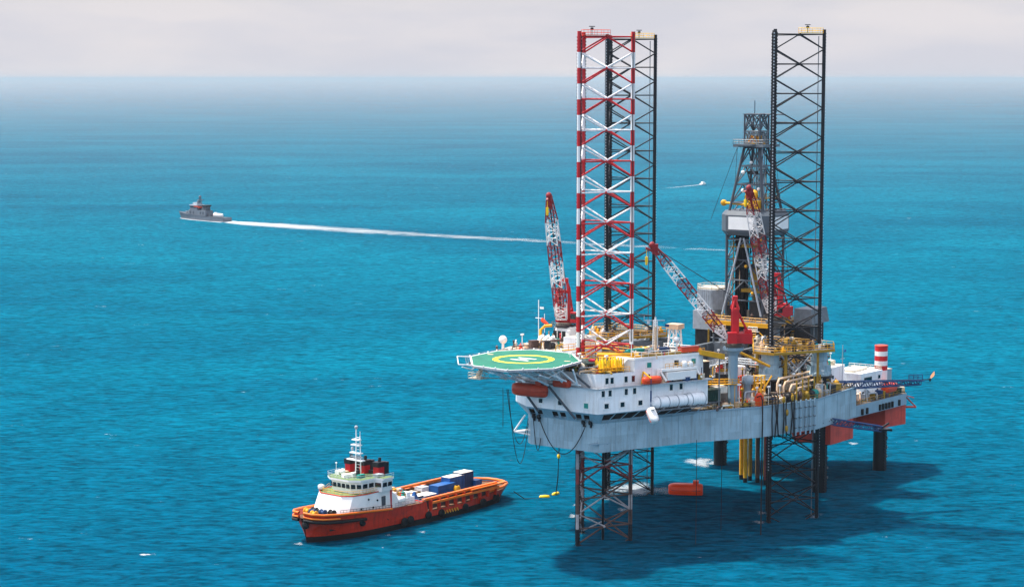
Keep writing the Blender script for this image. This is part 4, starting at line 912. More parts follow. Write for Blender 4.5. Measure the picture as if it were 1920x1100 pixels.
# tan lagged pipe runs in front of the jacking frame
t = Thing('pipe_manifold', 'tan lagged pipes bending over the hull edge before the nearer black leg', 'pipework', (-12, 30, HT))
for i in range(4):
    m = MB(); v = 27+i*1.1; z = 34.1-i*.7; u0 = -2.2-i*.9; u1 = -18+i*1.2
    m.path([(u0, v, HT+.4), (u0-.1, v, z-.9), (u0-.9, v, z), (u1+.9, v+.2, z), (u1+.1, v+.2, z-.8), (u1, v+.3, HT+.4)], .29-.02*i, 8); t.part('lagged_pipe', m, TAN)
m = MB()
for i in range(5): x = -4-i*2.8; m.b2(x-.12, x+.12, 26.4, 31, 30.8, 31.1); m.b2(x-.12, x+.12, 30.8, 31.1, HT, 34); m.b2(x-.12, x+.12, 26.2, 26.5, HT, 34.4)
t.part('pipe_rack', m, YEL2)
for i in range(7):
    m = MB(); u = -3.4-i*1.7; m.lathe((u, hv(u)-1.4, 30.4), [(.5, -.8), (.75, -.5), (.75, .5), (.5, .8)], 10, 0, 'y'); m.box((u, hv(u)-1.4, 29.4), (1.1, 1.2, .8)); t.part('hose_drum', m, (DARK, STEEL, BROWN, YEL2, DARK, TEAL, TAN)[i])
t = Thing('loading_hose_set', 'black hoses hanging in a bunch down the near hull side', 'hoses', (0, 28, HT))
for i, (u, zb_, du) in enumerate(((6.3, 0.5, 0), (3.4, 21.6, .3), (2.5, 21.9, -.4), (1.7, 22, .5), (.2, 21.4, -.2), (-.7, 21.8, .4), (-2.1, 22., -.5), (-3.0, 21.6, .3))):
    m = MB(); v = hv(u)+.5; m.path([(u, v-1.4, 31.2), (u, v-.4, 31.6), (u, v, 30.6), (u+du, v+.1, 26), (u+du*.3, v+.05, 24), (u-du*.4, v, zb_)], .17, 6); t.part('hose', m, HOSE)
for u, z in ((-.6, 27.2), (-2.2, 30.4), (.4, 30.2), (-.5, 23.6)):
    m = MB(); m.lathe((u, hv(u)+.75, z), [(.2, -.7), (.36, -.4), (.36, .4), (.2, .7)], 8); t.part('hose_coupling', m, YEL2)
# grey corrugated bulk tank tower and its neighbours behind the near boom
t = Thing('bulk_tank_house', 'pale corrugated tank house left of the derrick foot', 'tank house', (-45, -16, 41)); m = MB()
oc = [(-45+4.2*C2(k*PI/4+.39), -14.6+4.2*S2(k*PI/4+.39)) for k in range(8)]
m.prism(oc, 43.4, 48.4)
for k in range(8):
    a = Vector(oc[k]); b2_ = Vector(oc[(k+1) % 8])
    for i in range(5): p = a.lerp(b2_, (i+.5)/5); m.box((p.x, p.y, 45.9), (.2, .3, 4.9), math.atan2(b2_.y-a.y, b2_.x-a.x))
t.part('tank_shell', m, LSTEEL); m = MB(); m.rail([(*p, 48.4) for p in oc], 1.1, .06, 0, 1.4, True); m.box((-45, -14.6, 48.6), (6.4, 6, .4)); t.part('roof_deck', m, CREAM); m = MB(); m.b2(-45.6, -39.5, -17.4, -12, 38.6, 43.3); t.part('lower_house', m, LSTEEL); m = MB(); m.b2(-45, -40, -17, -12.4, 29, 38.6); t.part('support_module', m, DARK)
t = Thing('mud_pump_house', 'grey flat sided machinery house to the right behind the black leg', 'machinery house', (-52, 6, 41)); m = MB(); m.prism([(-46.5, 7.2), (-46.5, 12.4), (-55.5, 12.4), (-55.5, 7.2)], 41, 44.6, 0, [(-46.9, 7.2), (-46.9, 11.8), (-55.1, 11.8), (-55.1, 7.2)]); t.part('house_wall', m, STEEL); m = MB(); m.b2(-54, -47, 7.2, 11.6, 36.4, 40.98); m.b2(-53.6, -50, 3.6, 7.2, 36.6, 40.8); t.part('support_frame', m, DARK)
t = Thing('test_deck', 'grimy open machinery deck under the drill floor near the black leg', 'machinery deck', (-33, 10, 34)); m = MB(); m.b2(-46, -22, 6.2, 17.6, 33.4, 33.8); t.part('deck_plate', m, DECKS); m = MB(); m.rail([(-46, 17.4, 33.8), (-22, 17.4, 33.8), (-22, 6.4, 33.8)], 1.2, .07, 0, 2); t.part('guard_rail', m, YEL); m = MB()
for u in (-44, -34, -24): m.b2(u-.4, u+.4, 16, 16.8, HT if u > -32 else 29.5, 33.4)
m.b2(-44, -34, 15.6, 16.2, 29.5, 30.4); t.part('deck_post', m, DARK)
for i, (u, v, a, b_, c_, mt, lab) in enumerate(((-40, 14, 3, 3, 3.2, YEL2, 'ochre machine at the outer end of the machinery deck'), (-34.6, 14.5, 2.4, 2.8, 2.2, TAN, 'tan machine in the middle of the machinery deck'), (-25, 15.5, 2, 2, 2.6, YEL, 'yellow machine at the inner corner of the machinery deck'), (-33, 8.4, 5, 2.6, 4.2, BROWN, 'brown machine at the back of the machinery deck'))):
    skid('drilling_machine', lab, 'machinery', u, v, 33.8, a, b_, c_, mt, .2*i, ribs=4)

# small fittings fixed to the decks: parts of the hull or house they are welded to
rf = random.Random(5); lb_ref = [None]
PAL = [TAN, PALEBOX, WHITE2, CREAM, YEL, YEL2, DARK, BROWN, STEEL, LSTEEL, DARK, TAN, BROWN, DECKS, YEL2, CREAM, DARK, ORANGE, TEAL, NAVY, RED]
def fitting(owner, x, y, z, kind, hmax=2.2):
    m = MB(); an = rf.choice([0, PI/2, -.42, .3]); mt = rf.choice(PAL)
    if kind == 'locker':
        a, b_, c = rf.uniform(.6, 2.4), rf.uniform(.5, 1.5), rf.uniform(.5, hmax); m.box((x, y, z+c/2), (a, b_, c), an); m.box((x, y, z+c+.05), (a+.1, b_+.1, .1), an)
    elif kind == 'vent_pipe':
        c = rf.uniform(1., hmax+1); m.path([(x, y, z), (x, y, z+c), (x+.3, y+.2, z+c+.25), (x+.7, y+.4, z+c)], rf.uniform(.1, .24), 6)
    elif kind == 'valve':
        c = rf.uniform(.6, hmax); m.lathe((x, y, z), [(.16, 0), (.16, c), (.5, c), (.5, c+.12), (.12, c+.2), (.1, c+.6)], 8); m.lathe((x, y, z+c*.4), [(.2, -.5), (.42, -.3), (.42, .3), (.2, .5)], 8, 0, 'x')
    elif kind == 'pipe_run':
        near_edge = owner in (hull, lb_ref[0]); L_ = rf.uniform(2, 3.4) if near_edge else rf.uniform(3, 7); h_ = rf.uniform(.4, hmax); dx, dy = rf.choice([(1, 0), (.92, -.38)] if near_edge else [(1, 0), (0, 1), (.92, -.38)]); r_ = rf.uniform(.1, .28)
        m.path([(x, y, z), (x, y, z+h_-.3), (x+dx*.3, y+dy*.3, z+h_), (x+dx*(L_-.3), y+dy*(L_-.3), z+h_), (x+dx*L_, y+dy*L_, z+h_-.3), (x+dx*L_, y+dy*L_, z)], r_, 6); mt = rf.choice([TAN, PALEBOX, LSTEEL, BROWN, YEL2, STEEL])
    elif kind == 'light_post':
        m.tube((x, y, z), (x, y, z+hmax+2), .09, 5); m.box((x, y, z+hmax+2), (.7, .5, .35), an); mt = WHITE2
    elif kind == 'motor':
        m.lathe((x, y, z+.8), [(.3, -.9), (.55, -.8), (.6, 0), (.55, .8), (.3, .9)], 10, 0, rf.choice(['x', 'y'])); m.box((x, y, z+.2), (1.6, 1.2, .4), 0)
    owner.part(kind, m, mt)
KND = ['locker']*5+['pipe_run']*4+['vent_pipe']*3+['valve']*3+['motor']*2+['light_post']
def scatter(owner, n, u0, u1, v0, v1, z, hmax, ok=lambda u, v: True):
    k = 0; tries = 0
    while k < n and tries < n*20:
        tries += 1; u, v = rf.uniform(u0, u1), rf.uniform(v0, v1)
        if ok(u, v): fitting(owner, u, v, z, rf.choice(KND), hmax); k += 1
scatter(hull, 85, -30, 16, 9, 31, HT, 3.2, lambda u, v: v < hv(u)-1.2)
scatter(hull, 34, -8, 14, 20, 29, HT, 2., lambda u, v: hv(u)-4 < v < hv(u)-.8)
scatter(hull, 70, -10, 4, 8, 22, HT, 7.5)
scatter(hull, 26, -31, -22, 4, 30, HT, 4.)
scatter(hull, 60, -22, -8, 26.5, 31.5, HT, 3.6, lambda u, v: v < hv(u)-.9)
scatter(cv_, 34, -46, -22, 6.6, 17, 33.8, 3.)
scatter(cv_, 26, -52, -37.5, -10, 5, 41.6, 2.6)
scatter(q, 26, 38.5, 43.8, -4, 10, 39.3, 1.5)
scatter(q, 22, 19, 35, 8.6, 16, 41.8, 1.2, lambda u, v: v < HW(u, .9)-1.6)
scatter(q, 34, 8, 25, -26, -13, 40.2, 2., lambda u, v: v > -27+.35*(u-8) and not (16 < u < 25 and v > -14))
scatter(q, 12, 20, 31, -28, -22.5, 39.6, 1.)
scatter(q, 16, 19.5, 34, 14, 22, 36.4, 1.3, lambda u, v: HW(u, .6) < v < HW(u, -1.2))
m = MB()
for u0, v0, u1, v1, z in ((14, 16, 8, 23, 34), (6, 12, -6, 12, 36.4), (-6, 12, -6, 22, 36.4), (2, 20, -6, 24, 33.5), (-20, 14, -30, 16, 33.5), (-10, 3, 14, 3, 37.4), (14, 3, 14, 16, 38)):
    d = Vector((u1-u0, v1-v0, 0)); an = math.atan2(d.y, d.x); nn = Vector((-S2(an), C2(an), 0))*.5
    w_ = MB(); w_.box(((u0+u1)/2, (v0+v1)/2, z), (d.length, 1.1, .12), an); p0 = Vector((u0, v0, z)); p1 = Vector((u1, v1, z)); w_.rail([p0+nn, p1+nn], 1.1, .06, 0, 1.5); w_.rail([p0-nn, p1-nn], 1.1, .06, 0, 1.5)
    for f in (.1, .5, .9): p = p0.lerp(p1, f); w_.tube((p.x, p.y, HT), p, .13, 5)
    hull.part('catwalk', w_, rf.choice([YEL, YEL2, LSTEEL]))

def clad(owner, p0, p1, z0, z1, n, out):
    """pipes, beams and boxes fixed to an upright face from p0 to p1"""
    a = Vector((*p0, 0)); b_ = Vector((*p1, 0)); d = b_-a; an = math.atan2(d.y, d.x); o = Vector((*out, 0))
    for i in range(n):
        f = rf.random(); p = a+d*f+o*rf.uniform(.15, .9); z = rf.uniform(z0, z1-.8); m = MB(); k = rf.random(); mt = rf.choice([STEEL, LSTEEL, DARK, BROWN, YEL2, TAN, CREAM, BLACK, YEL, WHITE2])
        if k < .35: L_ = rf.uniform(1.5, z1-z); m.tube(p+Vector((0, 0, z)), p+Vector((0, 0, min(z1, z+L_))), rf.uniform(.1, .3), 6); nm = 'riser_pipe'
        elif k < .65:
            f2 = min(1, f+rf.uniform(.1, .4)); q2 = a+d*f2+o*.5; m.tube(p+Vector((0, 0, z)), q2+Vector((0, 0, z+rf.choice([0, 0, 1.5, -1.5]))), rf.uniform(.08, .24), 6); nm = 'cross_pipe'
        elif k < .85: m.box((p.x, p.y, z), (rf.uniform(.6, 2.2), rf.uniform(.4, .9), rf.uniform(.5, 1.8)), an); nm = 'wall_box'
        else: m.box((p.x, p.y, z), (rf.uniform(2, 5), 1., .14), an); q2 = p-d.normalized()*1.2; m.rail([q2+o*.4+Vector((0, 0, z)), q2+o*.4+d.normalized()*2.6+Vector((0, 0, z))], 1.1, .06, 0, 1.2); nm = 'gallery'
        owner.part(nm, m, mt)
clad(cv_, (-36.4, -11), (-36.4, 5.4), 29.5, 41, 34, (1, 0)); clad(cv_, (-36.5, 5.9), (-53, 5.9), 30, 41, 30, (0, 1))
clad(hull, (14, 8.5), (6.2, 12), HT, 38, 24, (.4, .9)); clad(hull, (-22, 17.8), (-32, 17.8), HT, 33.4, 16, (0, 1))
clad(hull, (-8, 8), (-8, 20), HT, 37, 26, (1, 0)); clad(jf2, (-4.8, -19), (-4.8, -26), HT, 38, 18, (1, 0)); clad(jf2, (-24, -14.8), (-5, -14.8), 30, 38, 20, (0, 1))
clad(hull, (-24, 5), (-24, 17), HT, 38, 24, (1, 0))

# flare boom, burner boom, flame
t = Thing('flare_boom', 'long thin blue lattice boom reaching out to the right from the stern corner', 'flare boom', (-29.5, 29.6, 29.6)); P = Vector((-28.6, 28.8, 29.7)); Q = Vector((-45.6, 41.6, 29.5))
m = MB(); m.lattice(P, Q, 1.7, 1.0, 17, .1, 0, .17); t.part('boom_lattice', m, NAVY)
m = MB(); d = (Q-P).normalized(); m.box(Q-d*1.2+Vector((0, 0, .4)), (4, 1.6, .16), math.atan2(d.y, d.x)); m.rail([Q-d*3+Vector((0, 0, .5)), Q+d*.6+Vector((0, 0, .5))], 1.3, .09, 0, 1); t.part('tip_platform', m, NAVY)
m = MB(); m.tube(P+Vector((0, 0, .9)), Q+d*2.4+Vector((0, 0, .6)), .1, 6); m.lathe(tuple(Q+d*2.6+Vector((0, 0, .3))), [(.12, -.2), (.3, .2), (.34, .5)], 8); t.part('burner_pipe', m, BLACK)
m = MB(); m.lathe((-28.2, 28.4, 30.3), [(.1, -.8), (.7, -.4), (.7, .4), (.1, .8)], 10); t.part('pivot_post', m, YEL)
m = MB(); c = Q+d*2.8+Vector((0, 0, .8)); k_ = 8
prof = [(.02, 0), (.22, .25), (.38, .65), (.32, 1.15), (.16, 1.6), (.02, 2.)]
vs = []
for r0, z in prof:
    for k in range(10):
        tt = 2*PI*k/10; wob = 1+.25*S2(3*tt+z*2); p = c+d*(z*.45)+Vector((r0*C2(tt)*wob, r0*S2(tt)*wob, z*.85)); vs.append(p)
m.add(vs, [(i*10+k, i*10+(k+1) % 10, (i+1)*10+(k+1) % 10, (i+1)*10+k) for i in range(5) for k in range(10)], 0, True)
solo('flare_flame', 'small orange flame burning at the tip of the blue boom', 'flame', m, FLAME, tuple(c))
t = Thing('burner_boom', 'short blue lattice boom slung low below the hull edge', 'burner boom', (-19, 32.6, 22.3)); P = Vector((-18.4, 32.6, 22.9)); Q = Vector((-29.6, 39.2, 20.4))
m = MB(); m.lattice(P, Q, 1.4, 1.2, 11, .1, 0, .16); t.part('boom_lattice', m, NAVY); d = (Q-P).normalized(); m = MB(); m.box(Q+d*1, (3, 2, .3), math.atan2(d.y, d.x)); m.tube(Q, Q+d*2.4+Vector((0, 0, 1.6)), .25, 6); m.tube(Q+d*.4, Q+d*3.2, .3, 6); t.part('burner_head', m, BLACK2)
m = MB(); m.tube(P+Vector((0, -.4, .4)), P+Vector((1.4, -.6, .9)), .3, 8); t.part('hinge', m, STEEL)

# conductors under the derrick
for i, (u, v, mt, lab) in enumerate(((-47.8, -7.7, YEL, 'yellow conductor pipe, the leftmost of the group under the hull'), (-44.9, -4.9, YEL, 'thick yellow conductor pipe, second from the left of the group'), (-47.8, -5.2, YEL2, 'yellow conductor pipe with a dark upper half'), (-49.8, -4.2, YEL2, 'dull ochre conductor pipe in the middle of the group'), (-46.7, -2.4, BROWN, 'brown conductor pipe between two ochre ones'), (-49.2, -1.6, YEL2, 'ochre conductor pipe second from the right of the group'), (-45.6, .6, FADERED, 'faded reddish conductor pipe at the right end of the group'))):
    t = Thing('conductor_pipe', lab, 'conductor', (u, v, 0), group='conductor pipes below the derrick')
    m = MB(); m.tube((u, v, 1.2), (u, v, 36), .52, 10, 0)
    if i == 2: m = MB(); m.tube((u, v, 1.2), (u, v, 15.5), .52, 10); 
    t.part('pipe', m, mt)
    if i == 2: m = MB(); m.tube((u, v, 15.5), (u, v, 36), .46, 10); t.part('pipe', m, BROWN)
    m = MB(); m.tube((u, v, -4), (u, v, 1.2), .55, 10); t.part('splash_zone', m, BLACK2)

# hanging cables below the bow, floating hose
for i, (a, b_, sag, r_, lab) in enumerate((
        ((48.2, -10.6, 34.8), (42.6, -9.3, 26.8), 12.2, .08, 'long loose cable loop hanging furthest below the bow corner'), ((48.2, -11, 34.8), (42.8, -9.2, 27.8), 8.4, .08, 'shorter loose cable loop hanging below the bow corner'),
        ((43.3, -5.9, 28.2), (43.4, 6.2, 28.0), 6.9, .11, 'mooring chain sagging across the bow face between two fairleads'), ((43.2, -7.6, 28.2), (43.2, -5.6, 24.), 4.6, .09, 'short slack rope beside the bow corner'))):
    m = MB(); m.path(catenary(a, b_, sag, 18), r_, 5); solo('hanging_cable', lab, 'cable', m, HOSE, a, group='cables hanging below the bow')
for i, (u, v, z0, z1, lab) in enumerate(((48.4, -11.9, 35, 26.5, 'straight cable hanging beside the lifeboat, ending in mid air'), (20.5, 19.8, 23, 0, 'thin rope dropping from the hull edge to the water, behind the banded leg'), (41, 2, 22.4, 2, 'thin rope hanging from under the bow into the water'), (10, 20, 22.4, 1, 'rope dropping beside the dark liftboat leg'))):
    m = MB(); m.path([(u, v, z0), (u+.1, v+.1, (z0+z1)/2), (u, v, z1)], .07, 5); solo('hanging_cable', lab, 'cable', m, HOSE, (u, v, z0), group='cables hanging below the bow')

# ================================================================== floating hose to the supply vessel
m = MB(); m.path([(11.7, 475.8, 27), (11.5, 476.4, 20), (11.3, 477.6, 12), (11.1, 479.6, 5), (10.7, 483.2, .2), (10.2, 484.6, .05), (9.2, 483.4, -.05), (8.2, 481, .05), (6, 479.4, -.1), (3, 478.6, .1), (.4, 478.2, 2.0)], .13, 6)
solo('transfer_hose', 'dark hose hanging from the rig and floating to the orange vessel stern', 'hose', m, HOSE, (11.7, 475.8, 27), 'world')
for (x, y, z), lab, a in (((11.25, 478.0, 10.6), 'small yellow float part way down the hanging hose', 1.5), ((10.65, 484.0, .15), 'yellow float on the water where the hose touches down', .9), ((7.9, 480.6, .15), 'yellow float nearest the vessel stern', .1)):
    m = MB(); m.lathe((0, 0, 0), [(.12, -1.3), (.42, -1.0), (.48, 0), (.42, 1.), (.12, 1.3)] if z < 1 else [(.1, -.6), (.4, -.3), (.4, .3), (.1, .6)], 10, 0, 'x' if z < 1 else 'z')
    o = solo('hose_float', lab, 'float', m, BYEL, (0, 0, 0), 'world', 'yellow floats on the hose'); o.location = (x, y, z); o.rotation_euler = (0, 0, a)

# ================================================================== lift boat behind the rig
lb = lb_ref[0] = Thing('lift_boat', 'grey and red lift boat standing on three black legs behind the rig stern', 'lift boat', (-66, 0, 12))
body = [(-45.2, 18.5), (-44.6, 9), (-54, 3), (-54, -27), (-60, -29), (-68, -27), (-90, 4), (-93, 14), (-84, 20.2), (-75.9, 18.3), (-75, 10.6), (-59.5, 10.8), (-57, 18.7)]
m = MB(); m.prism(body, 12, 17.1); lb.part('lower_hull', m, ANTIF)
deck = [(-45.2, 18.5), (-44.6, 9), (-54, 3), (-54, -27), (-60, -29), (-68, -27), (-90, 4), (-93, 14), (-84.2, 20.3), (-57, 18.8)]
m = MB(); m.prism(deck, 17.1, 20., 0, [(a, b_) for a, b_ in deck], 1); lb.part('upper_hull', m, [GREY2, DECKS])
m = MB()
for u in (-61, -63.4, -70, -71.6, -73.2, -74.8, -76.4, -80): v = 18.8+(u+57)*(-.055); m.box((u, v+.15, 18.1), (.7, .5, 1.5))
lb.part('fender', m, RUBBER)
m = MB(); m.rail([(-58, 18.4, 20), (-84, 19.8, 20), (-92.4, 14, 20)], 1.1, .06, 0, 2); lb.part('guard_rail', m, YEL2)
m = MB(); m.tube((-84, 20.3, 19), (-87.4, 21.4, 16.2), .16, 5); m.tube((-88, 17.5, 19), (-87.4, 21.4, 16.2), .16, 5); m.tube((-84.4, 20.2, 16.4), (-87.4, 21.4, 16.1), .3, 6); m.tube((-84.6, 20, 19.3), (-86.6, 21.2, 18.6), .12, 5); lb.part('boarding_bracket', m, ANTIF)
def lbleg(u, v, zt, bands, label):
    t = Thing('tubular_pile', label, 'lift boat leg', (u, v, 0), group='tubular legs of the lift boat')
    m = MB(); m.tube((u, v, -7), (u, v, 20.5), 1.62, 20); t.part('leg_tube', m, BLACK2)
    m = MB(); m.box((u, v+1.5, 7), (1., .5, 27), 0)
    for k in range(32): m.box((u-.56, v+1.6, -4+k*.75), (.25, .4, .4)); m.box((u+.56, v+1.6, -4+k*.75), (.25, .4, .4))
    t.part('rack', m, BLACK)
    z = 20.5
    for zz, mt in bands: m = MB(); m.tube((u, v, z), (u, v, zz), 1.66, 20); t.part('painted_band', m, mt); z = zz
    m = MB(); m.lathe((u, v, zt), [(1.72, -.1), (1.75, .08), (1.4, .14)], 20); t.part('leg_cap', m, DORANGE)
    m = MB()
    for k in range(3): m.box((u-1., v+1.7, 3.6+k*2.4), (.5, .2, .5))
    t.part('draught_mark', m, STEEL)
lbleg(-79.8, 15, 32.5, [(23.5, RED), (26.2, LEGWHITE), (27.4, RED), (28.6, LEGWHITE), (29.9, RED), (31.1, LEGWHITE), (32.5, RED)][1:], 'thick lift boat leg with red and white banded top, rightmost of the rig')
lbleg(-45.6, 15.4, 33.8, [(28.8, LEGWHITE), (30.4, RED), (31.6, LEGWHITE), (33.8, RED)], 'thick lift boat leg rising behind the nearer lattice leg, red topped')
lbleg(-61.7, -22.1, 33.8, [(28.8, LEGWHITE), (31.2, RED), (33.8, RED)], 'thick dark lift boat leg standing in white foam under the middle of the hull')
# its deckhouses
t = Thing('lift_boat_wheelhouse', 'white wheelhouse with a strip of dark windows below the striped leg', 'wheelhouse', (-70, 11, 20)); wh = [(-65.6, 16.2), (-65.6, 9), (-75.6, 8), (-75.6, 17.1)]
m = MB(); m.prism([(-64.4, 16.6), (-64.4, 8), (-76, 7), (-76, 17.6)], 20, 23.4); t.part('lower_house', m, WHITE); m = MB(); m.prism(wh, 23.4, 26.9, 0, [(-65.2, 16.5), (-65.2, 8.6), (-75.8, 7.6), (-75.8, 17.4)]); t.part('upper_house', m, WHITE)
an = math.atan2(1, -11.5)
for u, w_ in ((-67.4, .7), (-68.8, 1.6), (-70.2, .7), (-74.2, .8)): m = MB(); m.box((u, 16.45+(u+65.4)*-.09+.03, 25.3), (w_, .16, .9), an); t.part('window_pane', m, GLASS)
for u in (-66, -67.6, -73): m = MB(); m.lathe((u, 16.62+(u+64.4)*-.086, 22), [(.05, -.12), (.4, -.12), (.4, .12), (.05, .12)], 10, 0, 'y'); t.part('porthole', m, GLASS)
m = MB(); m.rail([(-65.5, 16.3, 26.9), (-75.6, 17.2, 26.9), (-75.6, 8, 26.9)], 1, .05, 0, 1.4); m.b2(-74, -66, 10, 14, 26.9, 27.5); t.part('roof_gear', m, CREAM)
t = Thing('lift_boat_house', 'cream roofed white deckhouse between the two red topped legs', 'deckhouse', (-58, 8, 20)); m = MB(); m.prism([(-50, 13), (-50, 4), (-64, 3), (-64, 12.6)], 20, 29.2, 0, tm=1); t.part('house_wall', m, [WHITE, PALEBOX]); m = MB(); m.b2(-63.8, -60.4, 12.6, 13.6, 20, 25); t.part('side_house', m, LSTEEL)
for u in (-61, -63): m = MB(); m.b2(u-.5, u+.5, 13.5, 13.75, 22.6, 23.4); t.part('window_pane', m, GLASS)
for u in (-57, -54): m = MB(); m.b2(u-.25, u+.25, 12.6, 13.05, 26.4, 27.2); t.part('window_pane', m, GLASS)
skid('generator_block', 'grey block house at the right end of the lift boat deck', 'deckhouse', -86.5, 10.6, 20, 6, 5, 5.2, GREY2, -.3, roof=CREAM)
capsule('lifeboat', 'red lifeboat on the lift boat deck under the wheelhouse', 'lifeboat', (-77.5, 18.7, 20.9), PI, 6.4, 2.2, 2.5, ORANGE, group='lifeboats of the rig')
capsule('lifeboat', 'small red liferaft boat left of the lift boat wheelhouse', 'lifeboat', (-59.4, 16.6, 21.8), PI, 4.2, 1.9, 1.9, ORANGE, group='lifeboats of the rig', tower=False)
t = Thing('signal_mast', 'thin pale mast with small blue flag in front of the lift boat house', 'mast', (-61.5, 13, 25)); m = MB(); m.tube((-61.5, 13.2, 25), (-61.5, 13.2, 34.5), .11, 6); m.tube((-62.2, 13.4, 31), (-60.8, 13, 31), .06, 4); t.part('pole', m, LSTEEL); m = MB(); m.b2(-63, -62, 13.3, 13.36, 32.6, 33.2); t.part('flag', m, BLUE)
for i, (u, v, a, b_, c_, mt, lab) in enumerate(((-58.5, 17, 2, 2, 3.4, DARK, 'dark deck crate between rig hull and red liferaft boat'), (-66, 16.6, 2.4, 1.6, 1.7, LSTEEL, 'grey winch house under the blue boom'), (-70.5, 17.2, 2.6, 1.4, 1.5, YEL2, 'ochre winch house on the lift boat edge'), (-73.4, 17.4, 1.4, 1.2, 1.2, RED, 'red winch house on the lift boat edge'), (-81.8, 18.6, 2.4, 1.8, 1.5, DGREEN, 'dark green winch house right of the red lifeboat'), (-85.5, 17.6, 2.6, 1.5, 1.2, CREAM, 'cream winch house at the right corner of the lift boat'), (-87.5, 14.6, 2, 1.6, 1.6, TAN, 'tan winch house beside the grey block house'), (-63.2, 16.4, 1.6, 1.6, 2.0, CREAM, 'cream winch house left of the white wheelhouse'))):
    skid('winch_house', lab, 'deck box', u, v, 20, a, b_, c_, mt, .2*i)
t = Thing('braced_trestle', 'pale braced frame on the lift boat deck below the blue boom', 'frame', (-68, 18, 20)); m = MB(); m.tube((-66, 18, 20), (-67, 17, 23), .2, 5); m.tube((-68.2, 18, 20), (-67, 17, 23), .2, 5); m.tube((-67, 17, 23), (-72, 17.4, 20.2), .24, 5); m.tube((-74, 18.6, 20), (-75, 17, 22.6), .2, 5); m.tube((-76.6, 18.8, 20), (-75, 17, 22.6), .2, 5); t.part('frame_bars', m, LSTEEL)

scatter(lb, 60, -82, -57, 8, 19, 20, 2.2, lambda u, v: v < 18.6-.055*(u+57) and not (-77 < u < -63.6 and v < 18) and v > 12)
scatter(lb, 14, -62, -51, 4, 12, 29.2, .8)
# ================================================================== supply vessel
SV = 'ship'
sv = Thing('supply_vessel', 'orange and white offshore supply vessel with long cargo deck', 'supply ship', (-30, 0, 0), SV)
ST = [(0, 1.7, .05, .7, 6.9), (-1.2, 1.2, 1.1, 2.8, 6.7), (-3.5, -.6, 2.4, 4.6, 6.5), (-8, -4.5, 4.3, 5.8, 6.2), (-14, -12, 6., 6.6, 5.7), (-20, -19.5, 6.6, 7.4, 5.2), (-31, -31, 7.4, 7.4, 4.9),
      (-31.6, -31.6, 7.4, 7.4, 2.6), (-45, -45, 7.4, 7.4, 2.5), (-54, -54, 6.4, 6.7, 3.0), (-59, -60, 5.4, 6.2, 3.2), (-61.6, -63.2, 3.6, 4.8, 3.3), (-62.6, -64.6, 1.2, 2.4, 3.35), (-62.8, -64.9, .05, .1, 3.35)]
def loft_hull(st, zs_):
    """rows of points (x, +-y, z) per station at the given height fractions; returns rows of starboard then port"""
    rows = []
    for xw, xt, bw, bt, zt in st:
        pts = []
        for z in zs_:
            zz = zt if z == 'top' else z
            f = max(0, min(1, zz/zt)); g = f**1.3
            pts.append((xw+(xt-xw)*f, bw+(bt-bw)*g, min(zz, zt)))
        rows.append(pts)
    return rows
zs_ = [-1.2, 1.3, 2.4, 'top']; rows = loft_hull(ST, zs_)
m = MB(); n = len(zs_)
for s in (1, -1):
    vs = [(p[0], p[1]*s, p[2]) for r_ in rows for p in r_]
    for i in range(len(ST)-1):
        for k in range(n-1):
            m.add([vs[i*n+k], vs[(i+1)*n+k], vs[(i+1)*n+k+1], vs[i*n+k+1]], [(0, 1, 2, 3)], 1 if k == 0 else 0)
tops = [r_[-1] for r_ in rows]
for i in range(len(ST)-1):      # decks
    a, b_ = tops[i], tops[i+1]; dz = -1.2 if i < 4 else -.15
    m.add([(a[0], a[1], a[2]+dz), (b_[0], b_[1], b_[2]+dz), (b_[0], -b_[1], b_[2]+dz), (a[0], -a[1], a[2]+dz)], [(0, 1, 2, 3)], 2)
me_ = sv.part('hull', m, [SHIPRED, BOOT, WOOD])
m = MB()
for s in (1, -1):
    m.path([(p[0], p[1]*s, p[2]) for p in tops[:6]], .28, 6)
    m.path([(p[0]+.1, (p[1]+.06)*s, p[2]-.9) for p in tops[:4]], .22, 6)
sv.part('bow_bulwark_rail', m, SHIPOR)
m = MB()
for s in (1, -1): m.path([(p[0]+.15, (p[1]+.1)*s, p[2]-1.6) for p in tops[:5]], .35, 6)
sv.part('bow_fender', m, RUBBER)
m = MB(); m.path([(p[0], p[1], p[2]+.5) for p in tops[9:]]+[(p[0], -p[1], p[2]+.5) for p in reversed(tops[9:])], .35, 6); sv.part('stern_rail', m, SHIPOR)
# cargo rails: box beams on posts both sides
for s in (1, -1):
    m = MB(); m.b2(-57, -30.6, 6.6*s-.35, 6.6*s+.35, 5.0, 5.5); m.b2(-57, -33, 7.35*s-.22, 7.35*s+.22, 4.1, 4.6); m.b2(-60, -47, 6.9*s-.6, 6.9*s+.6, 4.9, 5.2)
    sv.part('cargo_rail', m, SHIPOR)
    for k in range(9): m = MB(); x = -33-k*2.9; m.b2(x-.17, x+.17, 6.95*s-.45, 6.95*s+.45, 2.5, 5.0); sv.part('rail_post', m, SHIPRED)
    m = MB(); m.b2(-57, -31, 6.1*s-.05, 6.1*s+.05, 2.7, 4.9); sv.part('inner_bulwark', m, WOOD if s < 0 else BROWN)
for x, z in ((-11.5, 3.4), (-19, 3.6), (-23.4, 1.6), (-25.4, 1.7), (-31.5, 1.7), (-36, 1.5), (-44.5, 1.4), (-51, 1.5), (-57, 1.7)):
    m = MB(); yy = 7.45 if x < -19 else (6.45 if x < -15 else 5.7)
    if x < -54: yy = 6.3
    m.lathe((x, yy+.15, z), [(.35, -.3), (.9, -.28), (1.0, 0), (.9, .28), (.35, .3)], 12, 0, 'y'); sv.part('tyre_fender', m, RUBBER)
